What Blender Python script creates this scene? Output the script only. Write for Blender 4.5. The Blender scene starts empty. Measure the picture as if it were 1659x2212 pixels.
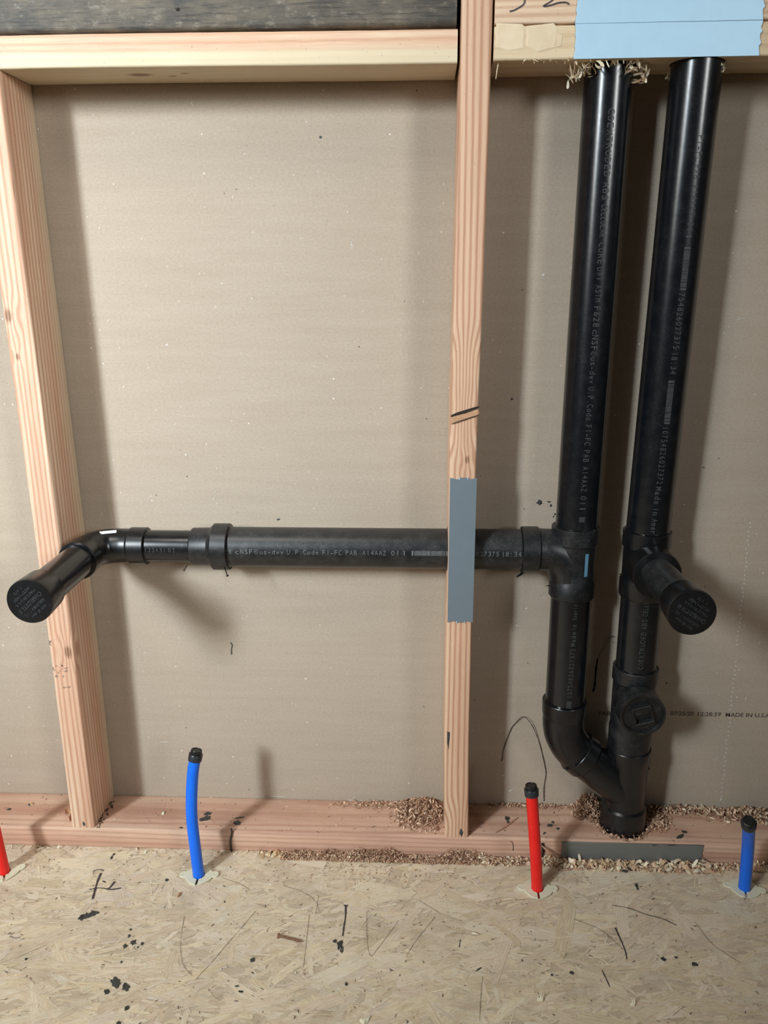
import bpy, bmesh, math, random
from mathutils import Vector, Matrix
S = bpy.context.scene
C = S.collection
R_ = random.Random(7)

# ---------------------------------------------------------------- camera
CAM = Vector((-0.0424, -1.192, 0.8988))
RIGHT = Vector((0.9989563, 0.0453401, -0.0055273))
UP = Vector((-0.0072893, 0.2777110, 0.9606370))
FWD = Vector((-0.0450904, 0.9595941, -0.2777517))
FPX = 1744.6
cd = bpy.data.cameras.new('camera'); cam = bpy.data.objects.new('camera', cd); C.objects.link(cam)
cd.sensor_fit = 'HORIZONTAL'; cd.sensor_width = 36; cd.lens = FPX / 1659 * 36; cd.clip_start = .02
m = Matrix((RIGHT, UP, -FWD)).transposed().to_4x4(); m.translation = CAM; cam.matrix_world = m
S.camera = cam
# ---------------------------------------------------------------- world, lamps, exposure
w = bpy.data.worlds.new('room_air'); S.world = w; w.use_nodes = True
w.node_tree.nodes['Background'].inputs[0].default_value = (1.0, .74, .52, 1)
w.node_tree.nodes['Background'].inputs[1].default_value = .02
def area(name, loc, aim, sx, sy, power, col, spread=180):
    l = bpy.data.lights.new(name, 'AREA'); l.shape = 'RECTANGLE'; l.size = sx; l.size_y = sy
    l.energy = power; l.color = col; l.spread = math.radians(spread)
    o = bpy.data.objects.new(name, l); C.objects.link(o); o.location = loc
    o.rotation_euler = (Vector(aim) - Vector(loc)).to_track_quat('-Z', 'Y').to_euler()
area('window_light_left', (-2.40, -3.09, 2.20), (-.62, 0, .82), .30, .75, 9.3, (.76, .90, 1.0), 37)
area('window_light_right', (2.2, -3.35, 2.05), (-.95, 0, 1.20), .80, 1.1, 6.8, (.95, .97, .96), 42)
area('fill_light_left', (-1.65, -1.95, 1.55), (-.48, 0, .45), .45, .9, 4.2, (.97, .94, .85), 68)  # added soft fill, no known doorway: brightens the left side
area('fill_light_floor', (-.75, -1.05, 2.40), (-.35, -.75, 0), .5, .5, 5.5, (1.0, .95, .87), 120)  # added overhead fill, no known fixture: lifts the floor
S.view_settings.view_transform = 'Standard'; S.view_settings.look = 'None'
S.view_settings.exposure = 0.0; S.view_settings.gamma = 1; S.view_settings.use_curve_mapping = False

# ---------------------------------------------------------------- picture ray -> place on a real plane
def ray(px, py): return RIGHT * ((px - 829.5) / FPX) - UP * ((py - 1106) / FPX) + FWD
def at(px, py, Y):
    d = ray(px, py); return CAM + d * ((Y - CAM.y) / d.y)
def on(px, py, Z=0):
    d = ray(px, py); return CAM + d * ((Z - CAM.z) / d.z)

# ---------------------------------------------------------------- materials
def new_mat(name):
    mt = bpy.data.materials.new(name); mt.use_nodes = True
    nt = mt.node_tree; b = nt.nodes['Principled BSDF']
    return mt, nt, b
def N(nt, t, **kw):
    n = nt.nodes.new(t)
    for k, v in kw.items():
        if k in n.inputs: n.inputs[k].default_value = v
        else: setattr(n, k, v)
    return n
def L(nt, a, b): nt.links.new(a, b)
def ramp(nt, fac, stops):
    r = nt.nodes.new('ShaderNodeValToRGB'); L(nt, fac, r.inputs[0])
    while len(r.color_ramp.elements) < len(stops): r.color_ramp.elements.new(.5)
    for e, (p, c) in zip(r.color_ramp.elements, stops):
        e.position = p; e.color = (c, c, c, 1) if isinstance(c, (int, float)) else (*c, 1)
    return r.outputs[0]
def mix(nt, fac, a, b, mode='MIX'):
    x = nt.nodes.new('ShaderNodeMix'); x.data_type = 'RGBA'; x.blend_type = mode
    for i, v in ((0, fac), (6, a), (7, b)):
        if hasattr(v, 'is_linked') or hasattr(v, 'node'): L(nt, v, x.inputs[i])
        elif i == 0: x.inputs[0].default_value = v
        else: x.inputs[i].default_value = (*v, 1)
    return x.outputs[2]
def coords(nt, scale=(1, 1, 1), loc=(0, 0, 0), kind='Object'):
    tc = nt.nodes.new('ShaderNodeTexCoord'); mp = nt.nodes.new('ShaderNodeMapping')
    L(nt, tc.outputs[kind], mp.inputs[0]); mp.inputs['Scale'].default_value = scale; mp.inputs['Location'].default_value = loc
    return mp.outputs[0]
def noise(nt, vec, scale, detail=4, rough=.55, dist=0):
    n = N(nt, 'ShaderNodeTexNoise', Scale=scale, Detail=detail, Roughness=rough, Distortion=dist); L(nt, vec, n.inputs['Vector']); return n.outputs['Fac']
def bump(nt, b, h, strength, dist=.001):
    bp = N(nt, 'ShaderNodeBump', Strength=strength, Distance=dist); L(nt, h, bp.inputs['Height']); L(nt, bp.outputs[0], b.inputs['Normal'])
def plain(name, col, rough=.5, metal=0, spec=.5):
    mt, nt, b = new_mat(name); b.inputs['Base Color'].default_value = (*col, 1)
    b.inputs['Roughness'].default_value = rough; b.inputs['Metallic'].default_value = metal
    b.inputs['Specular IOR Level'].default_value = spec
    return mt

def wood(name, light, mid, dark, axis, centre, spacing=.006, knots=(), warp=.006, stain=.12, tint=None, line=.55, rough=.62):
    """sawn softwood: growth rings about an axis beside the board, stretched along its length"""
    mt, nt, b = new_mat(name)
    tc = nt.nodes.new('ShaderNodeTexCoord')
    st = [1, 1, 1]; st[axis] = .06
    mp = nt.nodes.new('ShaderNodeMapping'); L(nt, tc.outputs['Object'], mp.inputs[0]); mp.inputs['Scale'].default_value = st
    nz = N(nt, 'ShaderNodeTexNoise', Scale=22, Detail=2); L(nt, mp.outputs[0], nz.inputs['Vector'])
    sub = nt.nodes.new('ShaderNodeVectorMath'); sub.operation = 'SUBTRACT'; L(nt, nz.outputs['Color'], sub.inputs[0]); sub.inputs[1].default_value = (.5, .5, .5)
    scl = nt.nodes.new('ShaderNodeVectorMath'); scl.operation = 'SCALE'; L(nt, sub.outputs[0], scl.inputs[0]); scl.inputs['Scale'].default_value = warp * 2.2
    add = nt.nodes.new('ShaderNodeVectorMath'); add.operation = 'ADD'; L(nt, tc.outputs['Object'], add.inputs[0]); L(nt, scl.outputs[0], add.inputs[1])
    vec = add.outputs[0]
    kmask = None
    for (kx, ky, kz, kr) in knots:
        swirl = kr < 0; kr = abs(kr)                       # grain swirls round a knot
        ks = [1, 1, 1]; ks[axis] = .55
        m1 = nt.nodes.new('ShaderNodeVectorMath'); m1.operation = 'SUBTRACT'; L(nt, tc.outputs['Object'], m1.inputs[0]); m1.inputs[1].default_value = (kx, ky, kz)
        m2 = nt.nodes.new('ShaderNodeVectorMath'); m2.operation = 'MULTIPLY'; L(nt, m1.outputs[0], m2.inputs[0]); m2.inputs[1].default_value = ks
        ln = nt.nodes.new('ShaderNodeVectorMath'); ln.operation = 'LENGTH'; L(nt, m2.outputs[0], ln.inputs[0])
        g = nt.nodes.new('ShaderNodeMapRange'); L(nt, ln.outputs['Value'], g.inputs[0])
        g.inputs[1].default_value = kr * .6; g.inputs[2].default_value = kr * 4; g.inputs[3].default_value = 1; g.inputs[4].default_value = 0; g.interpolation_type = 'SMOOTHERSTEP'
        sc = nt.nodes.new('ShaderNodeVectorMath'); sc.operation = 'SCALE'; L(nt, m1.outputs[0], sc.inputs[0])
        mu = nt.nodes.new('ShaderNodeMath'); mu.operation = 'MULTIPLY'; L(nt, g.outputs[0], mu.inputs[0]); mu.inputs[1].default_value = .75
        L(nt, mu.outputs[0], sc.inputs['Scale'])
        a2 = nt.nodes.new('ShaderNodeVectorMath'); a2.operation = 'ADD'; L(nt, vec, a2.inputs[0]); L(nt, sc.outputs[0], a2.inputs[1]); vec = a2.outputs[0]
        if swirl: continue
        kk = nt.nodes.new('ShaderNodeMapRange'); L(nt, ln.outputs['Value'], kk.inputs[0])
        kk.inputs[1].default_value = kr * .5; kk.inputs[2].default_value = kr * 1.15; kk.inputs[3].default_value = 1; kk.inputs[4].default_value = 0
        kmask = kk.outputs[0] if kmask is None else (lambda p, q: (L(nt, p, q.inputs[0]), L(nt, kk.outputs[0], q.inputs[1]), q.outputs[0])[2])(kmask, N(nt, 'ShaderNodeMath', operation='MAXIMUM'))
    off = nt.nodes.new('ShaderNodeVectorMath'); off.operation = 'SUBTRACT'; L(nt, vec, off.inputs[0]); off.inputs[1].default_value = centre
    wv = N(nt, 'ShaderNodeTexWave', wave_type='RINGS', rings_direction='XYZ'[axis], Scale=.314 / spacing, Distortion=0, Detail=0)
    L(nt, off.outputs[0], wv.inputs['Vector'])
    lines = ramp(nt, wv.outputs['Fac'], [(0, 0), (.45, .10), (.82, .75), (1, 1)])
    broad = noise(nt, mp.outputs[0], 30, 3)
    basec = mix(nt, ramp(nt, broad, [(.38, 0), (.62, 1)]), light, mid)
    lm = nt.nodes.new('ShaderNodeMath'); lm.operation = 'MULTIPLY'; L(nt, lines, lm.inputs[0]); lm.inputs[1].default_value = line
    col = mix(nt, lm.outputs[0], basec, dark)
    st2 = [1, 1, 1]; st2[axis] = .02
    fib = noise(nt, coords(nt, st2), 900, 3, .7)
    col = mix(nt, .28, col, ramp(nt, fib, [(.3, .35), (.7, .85)]), 'OVERLAY')
    if tint:                                              # sapwood side: a band of another colour (axis index, position, width)
        ti, tp, tw, tcol = tint
        sx = nt.nodes.new('ShaderNodeSeparateXYZ'); L(nt, vec, sx.inputs[0])
        mr = nt.nodes.new('ShaderNodeMapRange'); L(nt, sx.outputs[ti], mr.inputs[0]); mr.inputs[1].default_value = tp; mr.inputs[2].default_value = tp + tw
        tm = nt.nodes.new('ShaderNodeMath'); tm.operation = 'MULTIPLY'; L(nt, mr.outputs[0], tm.inputs[0]); tm.inputs[1].default_value = .8
        col = mix(nt, tm.outputs[0], col, tcol)
    if kmask is not None:
        kc = mix(nt, ramp(nt, wv.outputs['Fac'], [(.2, 0), (.8, 1)]), (.32, .17, .09), (.13, .06, .03))
        km = nt.nodes.new('ShaderNodeMath'); km.operation = 'MULTIPLY'; L(nt, kmask, km.inputs[0]); km.inputs[1].default_value = .85
        col = mix(nt, km.outputs[0], col, kc)
    sm = ramp(nt, noise(nt, coords(nt), 9, 5, .6), [(.5, 0), (.8, stain)])
    col = mix(nt, sm, col, (.16, .12, .09))
    dots = ramp(nt, noise(nt, coords(nt), 260, 2, .5), [(.69, 0), (.73, .35)])
    col = mix(nt, dots, col, (.15, .10, .07))
    L(nt, col, b.inputs['Base Color']); b.inputs['Roughness'].default_value = rough
    bump(nt, b, mix(nt, .5, lines, fib), .25, .0006)
    return mt

def abs_mat(name, dust, rough, base=(.0085, .0095, .0115), up=0.0):
    mt, nt, b = new_mat(name)
    v = coords(nt)
    n1 = noise(nt, v, 55, 6, .7); n2 = noise(nt, v, 420, 3, .7)
    mul = N(nt, 'ShaderNodeMath', operation='MULTIPLY'); L(nt, ramp(nt, n1, [(.42, 0), (.75, 1)]), mul.inputs[0]); L(nt, ramp(nt, n2, [(.35, 0), (.75, 1)]), mul.inputs[1])
    m2 = N(nt, 'ShaderNodeMath', operation='MULTIPLY'); L(nt, mul.outputs[0], m2.inputs[0]); m2.inputs[1].default_value = dust
    fac = m2.outputs[0]
    if up:                                               # settled dust lies on what faces upward
        ge = nt.nodes.new('ShaderNodeNewGeometry'); sx = nt.nodes.new('ShaderNodeSeparateXYZ'); L(nt, ge.outputs['Normal'], sx.inputs[0])
        mr = nt.nodes.new('ShaderNodeMapRange'); L(nt, sx.outputs[2], mr.inputs[0]); mr.inputs[1].default_value = -.1; mr.inputs[2].default_value = 1; mr.inputs[4].default_value = up
        m3 = N(nt, 'ShaderNodeMath', operation='MULTIPLY'); L(nt, mr.outputs[0], m3.inputs[0]); L(nt, ramp(nt, n2, [(.2, .4), (.7, 1)]), m3.inputs[1])
        a = N(nt, 'ShaderNodeMath', operation='ADD', use_clamp=True); L(nt, fac, a.inputs[0]); L(nt, m3.outputs[0], a.inputs[1]); fac = a.outputs[0]
    L(nt, mix(nt, fac, base, (.17, .16, .145)), b.inputs['Base Color'])
    rr = N(nt, 'ShaderNodeMapRange'); L(nt, fac, rr.inputs[0]); rr.inputs[3].default_value = rough; rr.inputs[4].default_value = .8
    L(nt, rr.outputs[0], b.inputs['Roughness']); b.inputs['Specular IOR Level'].default_value = .6
    bump(nt, b, noise(nt, v, 130, 3), .06, .001)
    return mt

def drywall_mat():
    mt, nt, b = new_mat('drywall_back_paper')
    v = coords(nt)
    streak = noise(nt, coords(nt, (1.2, 1, 12)), 5, 5, .6)
    fine = noise(nt, coords(nt, (1, 1, 1.6)), 240, 4, .7)
    col = mix(nt, ramp(nt, streak, [(.3, 0), (.7, 1)]), (.378, .308, .238), (.408, .337, .265))
    col = mix(nt, .22, col, ramp(nt, fine, [(.3, .3), (.7, .75)]), 'OVERLAY')
    def specks(scale, th, keep, c, amount, off, sc=(1, 1, 1)):
        nonlocal col
        vo = N(nt, 'ShaderNodeTexVoronoi', Scale=scale); L(nt, coords(nt, sc, off), vo.inputs['Vector'])
        sep = nt.nodes.new('ShaderNodeSeparateColor'); L(nt, vo.outputs['Color'], sep.inputs[0])
        k = N(nt, 'ShaderNodeMath', operation='GREATER_THAN'); L(nt, sep.outputs[0], k.inputs[0]); k.inputs[1].default_value = keep
        rad = N(nt, 'ShaderNodeMath', operation='MULTIPLY'); L(nt, sep.outputs[1], rad.inputs[0]); rad.inputs[1].default_value = th
        ls = N(nt, 'ShaderNodeMath', operation='LESS_THAN'); L(nt, vo.outputs['Distance'], ls.inputs[0]); L(nt, rad.outputs[0], ls.inputs[1])
        mm = N(nt, 'ShaderNodeMath', operation='MULTIPLY'); L(nt, k.outputs[0], mm.inputs[0]); L(nt, ls.outputs[0], mm.inputs[1])
        m2 = N(nt, 'ShaderNodeMath', operation='MULTIPLY'); L(nt, mm.outputs[0], m2.inputs[0]); m2.inputs[1].default_value = amount
        col = mix(nt, m2.outputs[0], col, c)
    specks(70, .085, .80, (.80, .76, .70), .8, (0, 0, 0))
    specks(150, .13, .86, (.66, .61, .54), .55, (3, 0, 1), (1, 1, .55))
    specks(60, .07, .88, (.06, .045, .035), .8, (7, 0, 2))
    specks(120, .12, .90, (.18, .14, .11), .5, (9, 0, 5))
    L(nt, col, b.inputs['Base Color']); b.inputs['Roughness'].default_value = .78; b.inputs['Specular IOR Level'].default_value = .3
    h = noise(nt, coords(nt, (1, 1, 3)), 30, 5)
    bump(nt, b, mix(nt, .4, h, fine), .22, .0012)
    return mt

def col_attr_mat(name, rough=.75, grain=True, mul=1.0):
    mt, nt, b = new_mat(name)
    a = nt.nodes.new('ShaderNodeVertexColor'); a.layer_name = 'Col'
    col = a.outputs[0]
    if grain:
        g = noise(nt, coords(nt, (1, 1, 1), kind='UV'), 1.0, 4, .65)
        col = mix(nt, .62, col, ramp(nt, g, [(.28, .22), (.72, .76)]), 'OVERLAY')
        sp = ramp(nt, noise(nt, coords(nt), 330, 3, .6), [(.64, 0), (.70, .55)])
        col = mix(nt, sp, col, (.16, .11, .07))
        sp2 = ramp(nt, noise(nt, coords(nt, (1, 1, 1), (4, 2, 0)), 14, 6, .68), [(.50, 0), (.74, .34)])
        col = mix(nt, sp2, col, (.24, .18, .125))
        bump(nt, b, g, .35, .0007)
    L(nt, col, b.inputs['Base Color']); b.inputs['Roughness'].default_value = rough
    return mt

def weathered():
    mt, nt, b = new_mat('weathered_timber')
    g = noise(nt, coords(nt, (.07, 1, 1)), 330, 5, .7); n = noise(nt, coords(nt, (.6, 1, 1)), 26, 6, .7)
    col = mix(nt, ramp(nt, n, [(.35, 0), (.68, 1)]), (.050, .046, .040), (.17, .135, .095))
    col = mix(nt, ramp(nt, noise(nt, coords(nt, (1.0, 1, 1.6), (3, 0, 0)), 60, 6, .75), [(.55, 0), (.75, .65)]), col, (.36, .31, .25))
    col = mix(nt, ramp(nt, g, [(.52, 0), (.66, .75)]), col, (.022, .02, .018))
    L(nt, col, b.inputs['Base Color']); b.inputs['Roughness'].default_value = .6
    bump(nt, b, g, .5, .0015); return mt

def galv(name, col, metal=.55, rough=.42):
    mt, nt, b = new_mat(name)
    n = noise(nt, coords(nt), 60, 5, .6)
    L(nt, mix(nt, ramp(nt, n, [(.3, 0), (.7, 1)]), col, tuple(c * .955 for c in col)), b.inputs['Base Color'])
    b.inputs['Metallic'].default_value = metal; b.inputs['Roughness'].default_value = rough
    bump(nt, b, n, .012, .001); return mt

def mottled(name, a, c, rough, scale=40, sub=0):
    mt, nt, b = new_mat(name)
    L(nt, mix(nt, ramp(nt, noise(nt, coords(nt), scale, 5, .65), [(.35, 0), (.7, 1)]), a, c), b.inputs['Base Color'])
    b.inputs['Roughness'].default_value = rough; return mt

PINK_L, PINK_M, PINK_D = (.70, .475, .335), (.60, .37, .255), (.42, .205, .12)
M_ = {}
M_['pipe'] = abs_mat('black_abs_pipe', .12, .235, base=(.0040, .0052, .0072))
M_['pipe_dusty'] = abs_mat('black_abs_pipe_dusty', .38, .34, base=(.0055, .007, .0092), up=.11)
M_['fitting'] = abs_mat('black_abs_fitting', .09, .30, base=(.0036, .0042, .0055))
M_['fitting_dusty'] = abs_mat('black_abs_fitting_dusty', .32, .36, base=(.0042, .0054, .0072), up=.06)
M_['glue'] = plain('wet_pipe_cement', (.006, .006, .007), .08, 0, .7)
M_['ink'] = mottled('grey_jet_print', (.030, .033, .034), (.070, .075, .075), .6, 300)
M_['ink_light'] = mottled('pale_jet_print', (.09, .095, .095), (.15, .155, .155), .6, 300)
M_['ink_faint'] = mottled('faint_jet_print', (.025, .028, .03), (.055, .06, .062), .55, 300)
M_['emboss'] = mottled('raised_lettering', (.018, .021, .024), (.05, .054, .058), .45, 200)
M_['wall_ink'] = mottled('wall_print', (.035, .026, .02), (.11, .08, .06), .7, 500)
M_['marker'] = mottled('black_marker', (.02, .016, .022), (.09, .075, .08), .6, 600)
M_['splat'] = mottled('dried_black_cement', (.018, .02, .02), (.075, .08, .075), .5, 260)
M_['pencil'] = mottled('pencil_line', (.17, .13, .095), (.26, .2, .15), .8, 400)
M_['drywall'] = drywall_mat()
M_['flake'] = col_attr_mat('osb_strands', .62)
M_['shav'] = col_attr_mat('wood_shavings', .7, False)
M_['blue'] = mottled('blue_pex', (.0, .14, .80), (.0, .16, .88), .38, 30)
M_['red'] = mottled('red_pex', (.80, .010, .008), (.88, .014, .012), .38, 30)
M_['cap'] = plain('charcoal_plastic', (.022, .024, .028), .35)
M_['plug'] = plain('black_plug', (.010, .010, .011), .3)
M_['nylon'] = plain('ivory_nylon', (.74, .72, .55), .42)
M_['hole'] = plain('dark_hole', (.02, .015, .01), .9)
M_['steel_sky'] = galv('galvanised_steel_sky_tint', (.45, .66, .82), .35, .5)  # bright blue is the sky reflection, painted into the base colour
M_['steel'] = galv('galvanised_steel', (.20, .245, .28), .35, .45)  # same steel, darker: its dim floor reflection is put into the colour
M_['steel_dark'] = galv('dull_galvanised_steel', (.20, .205, .195), .35, .5)
M_['rust'] = mottled('rusty_steel', (.20, .09, .045), (.34, .22, .13), .45, 500)
M_['white'] = plain('white_paper_label', (.8, .82, .82), .5)
M_['cyan'] = plain('pale_blue_label', (.10, .24, .36), .6)
M_['old'] = weathered()

# ---------------------------------------------------------------- building helpers
def link(name, data, mat=None, parent=None, origin=(0, 0, 0)):
    """data given in scene coordinates; the object's origin is put at `origin`"""
    o = bpy.data.objects.new(name, data); C.objects.link(o)
    org = Vector(origin)
    if parent is not None:
        P = parent; base = Vector((0, 0, 0))
        while P is not None: base += P.location; P = P.parent
        data.transform(Matrix.Translation(-base)); o.parent = parent
    else:
        data.transform(Matrix.Translation(-org)); o.location = org
    if mat is not None: data.materials.clear(); data.materials.append(mat)
    return o
def finish(bm, smooth=True, angle=35):
    bmesh.ops.recalc_face_normals(bm, faces=bm.faces)
    me = bpy.data.meshes.new('mesh'); bm.to_mesh(me); bm.free()
    if smooth:
        for p in me.polygons: p.use_smooth = True
        me.set_sharp_from_angle(angle=math.radians(angle))
    return me
def part(name, bm, mat, parent, smooth=True, angle=35): return link(name, finish(bm, smooth, angle), mat, parent)
def tag(o, label, cat, group=None, kind=None):
    if label: o['label'] = label
    if cat: o['category'] = cat
    if group: o['group'] = group
    if kind: o['kind'] = kind
    return o
def empty(name, loc, label, cat, group=None):
    o = bpy.data.objects.new(name, None); C.objects.link(o); o.location = loc; o.empty_display_size = .02
    return tag(o, label, cat, group)
def frame(d):
    d = d.normalized(); a = Vector((0, 0, 1)) if abs(d.z) < .9 else Vector((1, 0, 0))
    e1 = d.cross(a).normalized(); return e1, d.cross(e1)
def lathe(bm, p0, d, prof, seg=56, cap=True):
    """profile [(distance along d, radius)...] turned about the line p0 + t*d"""
    p0 = Vector(p0); d = Vector(d).normalized(); e1, e2 = frame(d); rings = []
    for t, r in prof:
        rings.append([bm.verts.new(p0 + d * t + (e1 * math.cos(2 * math.pi * i / seg) + e2 * math.sin(2 * math.pi * i / seg)) * max(r, 1e-5)) for i in range(seg)])
    for a, b in zip(rings, rings[1:]):
        for i in range(seg): bm.faces.new((a[i], a[(i + 1) % seg], b[(i + 1) % seg], b[i]))
    if cap: bm.faces.new(rings[0][::-1]); bm.faces.new(rings[-1])
def sweep(bm, pts, rad, seg=40, cap=True):
    pts = [Vector(p) for p in pts]
    if not hasattr(rad, '__len__'): rad = [rad] * len(pts)
    rings = []; e1 = None
    for i, p in enumerate(pts):
        d = (pts[min(i + 1, len(pts) - 1)] - pts[max(i - 1, 0)]).normalized()
        if e1 is None: e1, _ = frame(d)
        e1 = (e1 - d * e1.dot(d)).normalized(); e2 = d.cross(e1)
        rings.append([bm.verts.new(p + (e1 * math.cos(2 * math.pi * k / seg) + e2 * math.sin(2 * math.pi * k / seg)) * rad[i]) for k in range(seg)])
    for a, b in zip(rings, rings[1:]):
        for i in range(seg): bm.faces.new((a[i], a[(i + 1) % seg], b[(i + 1) % seg], b[i]))
    if cap: bm.faces.new(rings[0][::-1]); bm.faces.new(rings[-1])
def spline(pts, n=8):
    pts = [Vector(p) for p in pts]; P = [pts[0] * 2 - pts[1]] + pts + [pts[-1] * 2 - pts[-2]]; out = []
    for i in range(1, len(P) - 2):
        for k in range(n):
            t = k / n; a, b, c, d = P[i - 1], P[i], P[i + 1], P[i + 2]
            out.append(.5 * ((2 * b) + (c - a) * t + (2 * a - 5 * b + 4 * c - d) * t * t + (3 * b - a - 3 * c + d) * t ** 3))
    out.append(pts[-1]); return out

def board(p0, length, axis, size, ease=.003, shift=None, rough=.0002, seed=1, step=.02):
    """a sawn board with eased edges: section in the two other axes, lofted along `axis` (0=x, 2=z); p0 is the low corner"""
    rr = random.Random(seed); bm = bmesh.new(); sec = []
    a, b = size; q = 3
    for cx, cy, s in ((a - ease, b - ease, 0), (ease, b - ease, 1), (ease, ease, 2), (a - ease, ease, 3)):
        for k in range(q + 1):
            t = (s + k / q) * math.pi / 2; sec.append((cx + ease * math.cos(t), cy + ease * math.sin(t)))
    n = max(2, int(length / step)); rings = []
    for i in range(n + 1):
        u = length * i / n; sh = shift(u) if shift else (0, 0); ring = []
        for (x, y) in sec:
            jx, jy = rr.uniform(-rough, rough), rr.uniform(-rough, rough)
            x2, y2 = x + sh[0] + jx, y + sh[1] + jy
            co = (p0[0] + u, p0[1] + x2, p0[2] + y2) if axis == 0 else (p0[0] + x2, p0[1] + y2, p0[2] + u)
            ring.append(bm.verts.new(co))
        rings.append(ring)
    m = len(sec)
    for r0, r1 in zip(rings, rings[1:]):
        for i in range(m): bm.faces.new((r0[i], r0[(i + 1) % m], r1[(i + 1) % m], r1[i]))
    bm.faces.new(rings[0][::-1]); bm.faces.new(rings[-1])
    return finish(bm, True, 40)
def drill(o, holes):
    """cut real round holes through a board (world coordinates), then bake the result"""
    for p0, d, ln, r in holes:
        bm = bmesh.new(); lathe(bm, p0, d, [(0, r), (ln, r)], 40)
        c = bpy.data.objects.new('cutter', finish(bm, False)); C.objects.link(c)
        md = o.modifiers.new('hole', 'BOOLEAN'); md.operation = 'DIFFERENCE'; md.object = c; md.solver = 'EXACT'
        bpy.context.view_layer.update()
        me = bpy.data.meshes.new_from_object(o.evaluated_get(bpy.context.evaluated_depsgraph_get()))
        o.modifiers.clear(); o.data = me; bpy.data.objects.remove(c)
        me.set_sharp_from_angle(angle=math.radians(40))

def curve_mesh(make):
    cu = make(); o = bpy.data.objects.new('tmp', cu); C.objects.link(o); bpy.context.view_layer.update()
    me = bpy.data.meshes.new_from_object(o.evaluated_get(bpy.context.evaluated_depsgraph_get())); bpy.data.objects.remove(o)
    return me
def flat_shape(loops, thick, bevel=.0003):
    """a flat plate with holes: loops of 2-D points; lies in x,y with thickness 2*thick about z=0"""
    def mk():
        cu = bpy.data.curves.new('c', 'CURVE'); cu.dimensions = '2D'; cu.fill_mode = 'BOTH'; cu.extrude = max(thick - bevel, 1e-5); cu.bevel_depth = bevel; cu.bevel_resolution = 2
        for lp in loops:
            s = cu.splines.new('POLY'); s.points.add(len(lp) - 1); s.use_cyclic_u = True
            for p, (x, y) in zip(s.points, lp): p.co = (x, y, 0, 1)
        return cu
    return curve_mesh(mk)
def text_verts(s, bold=0, extrude=0):
    def mk():
        cu = bpy.data.curves.new('t', 'FONT'); cu.body = s; cu.size = 1; cu.resolution_u = 3; cu.offset = bold; cu.extrude = extrude; return cu
    return curve_mesh(mk)
GLYPH = {}
def mono(s, bold=.006):
    """fixed-pitch printed line built letter by letter"""
    out = bmesh.new()
    for i, ch in enumerate(s):
        k = (ch, bold)
        if k not in GLYPH:
            me = text_verts(ch, bold); xs = [v.co.x for v in me.vertices]; x0, x1 = min(xs), max(xs); w_ = x1 - x0
            sc = min(1.0, .50 / w_) * (1.0 if w_ > .2 else 1.0)
            if .2 < w_ < .42: sc = .44 / w_
            for v in me.vertices: v.co.x = (v.co.x - (x0 + x1) / 2) * sc
            GLYPH[k] = me
        me = GLYPH[k].copy(); me.transform(Matrix.Translation((i * .66, 0, 0))); out.from_mesh(me); bpy.data.meshes.remove(me)
    me = bpy.data.meshes.new('line'); out.to_mesh(me); out.free(); return me
def bar_mesh(seed, n=46):
    rr = random.Random(seed); bm = bmesh.new(); x = 0; q = []
    q.append((0, .05))
    x = .07
    while x < .93: wd = rr.choice((.006, .006, .012, .018)); q.append((x, x + wd)); x += wd + rr.choice((.004, .004, .008))
    q.append((.95, 1.0))
    for a, b in q: bm.faces.new([bm.verts.new(c) for c in ((a, 0, 0), (b, 0, 0), (b, .7, 0), (a, .7, 0))])
    me = bpy.data.meshes.new('bars'); bm.to_mesh(me); bm.free(); return me
def wrap_words(words, P, axis, face, rad, h, off=.00035):
    """words [(mesh, start along axis, end along axis, azimuth offset)] printed round a pipe"""
    P = Vector(P); a = Vector(axis).normalized(); e1 = Vector(face); e1 = (e1 - a * e1.dot(a)).normalized(); e2 = e1.cross(a)
    out = bmesh.new()
    for me, u0, u1, az in words:
        bm = bmesh.new(); bm.from_mesh(me); bpy.data.meshes.remove(me)
        x0 = min(v.co.x for v in bm.verts); x1 = max(v.co.x for v in bm.verts)
        for k in range(1, 4):
            bmesh.ops.bisect_plane(bm, geom=bm.verts[:] + bm.edges[:] + bm.faces[:], plane_co=(0, .7 * k / 4, 0), plane_no=(0, 1, 0))
        for v in bm.verts:
            u = u0 + (v.co.x - x0) / max(x1 - x0, 1e-6) * (u1 - u0); ph = (v.co.y / .7 - .5) * h / rad + az
            v.co = P + a * u + (e1 * math.cos(ph) + e2 * math.sin(ph)) * (rad + off + v.co.z * h)
        tmp = bpy.data.meshes.new('t'); bm.to_mesh(tmp); bm.free(); out.from_mesh(tmp); bpy.data.meshes.remove(tmp)
    return out
def plane_words(words, up, right, nrm):
    """words [(string, origin, length, height, bold)] on a flat face"""
    out = bmesh.new(); up, right, nrm = Vector(up), Vector(right), Vector(nrm)
    for s, org, ln, h, bold, ex in words:
        me = text_verts(s, bold, ex); x0 = min(v.co.x for v in me.vertices); x1 = max(v.co.x for v in me.vertices)
        for v in me.vertices: v.co = Vector(org) + right * ((v.co.x - x0) / (x1 - x0) * ln) + up * (v.co.y / .7 * h) + nrm * (v.co.z * h)
        out.from_mesh(me); bpy.data.meshes.remove(me)
    return out

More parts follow.
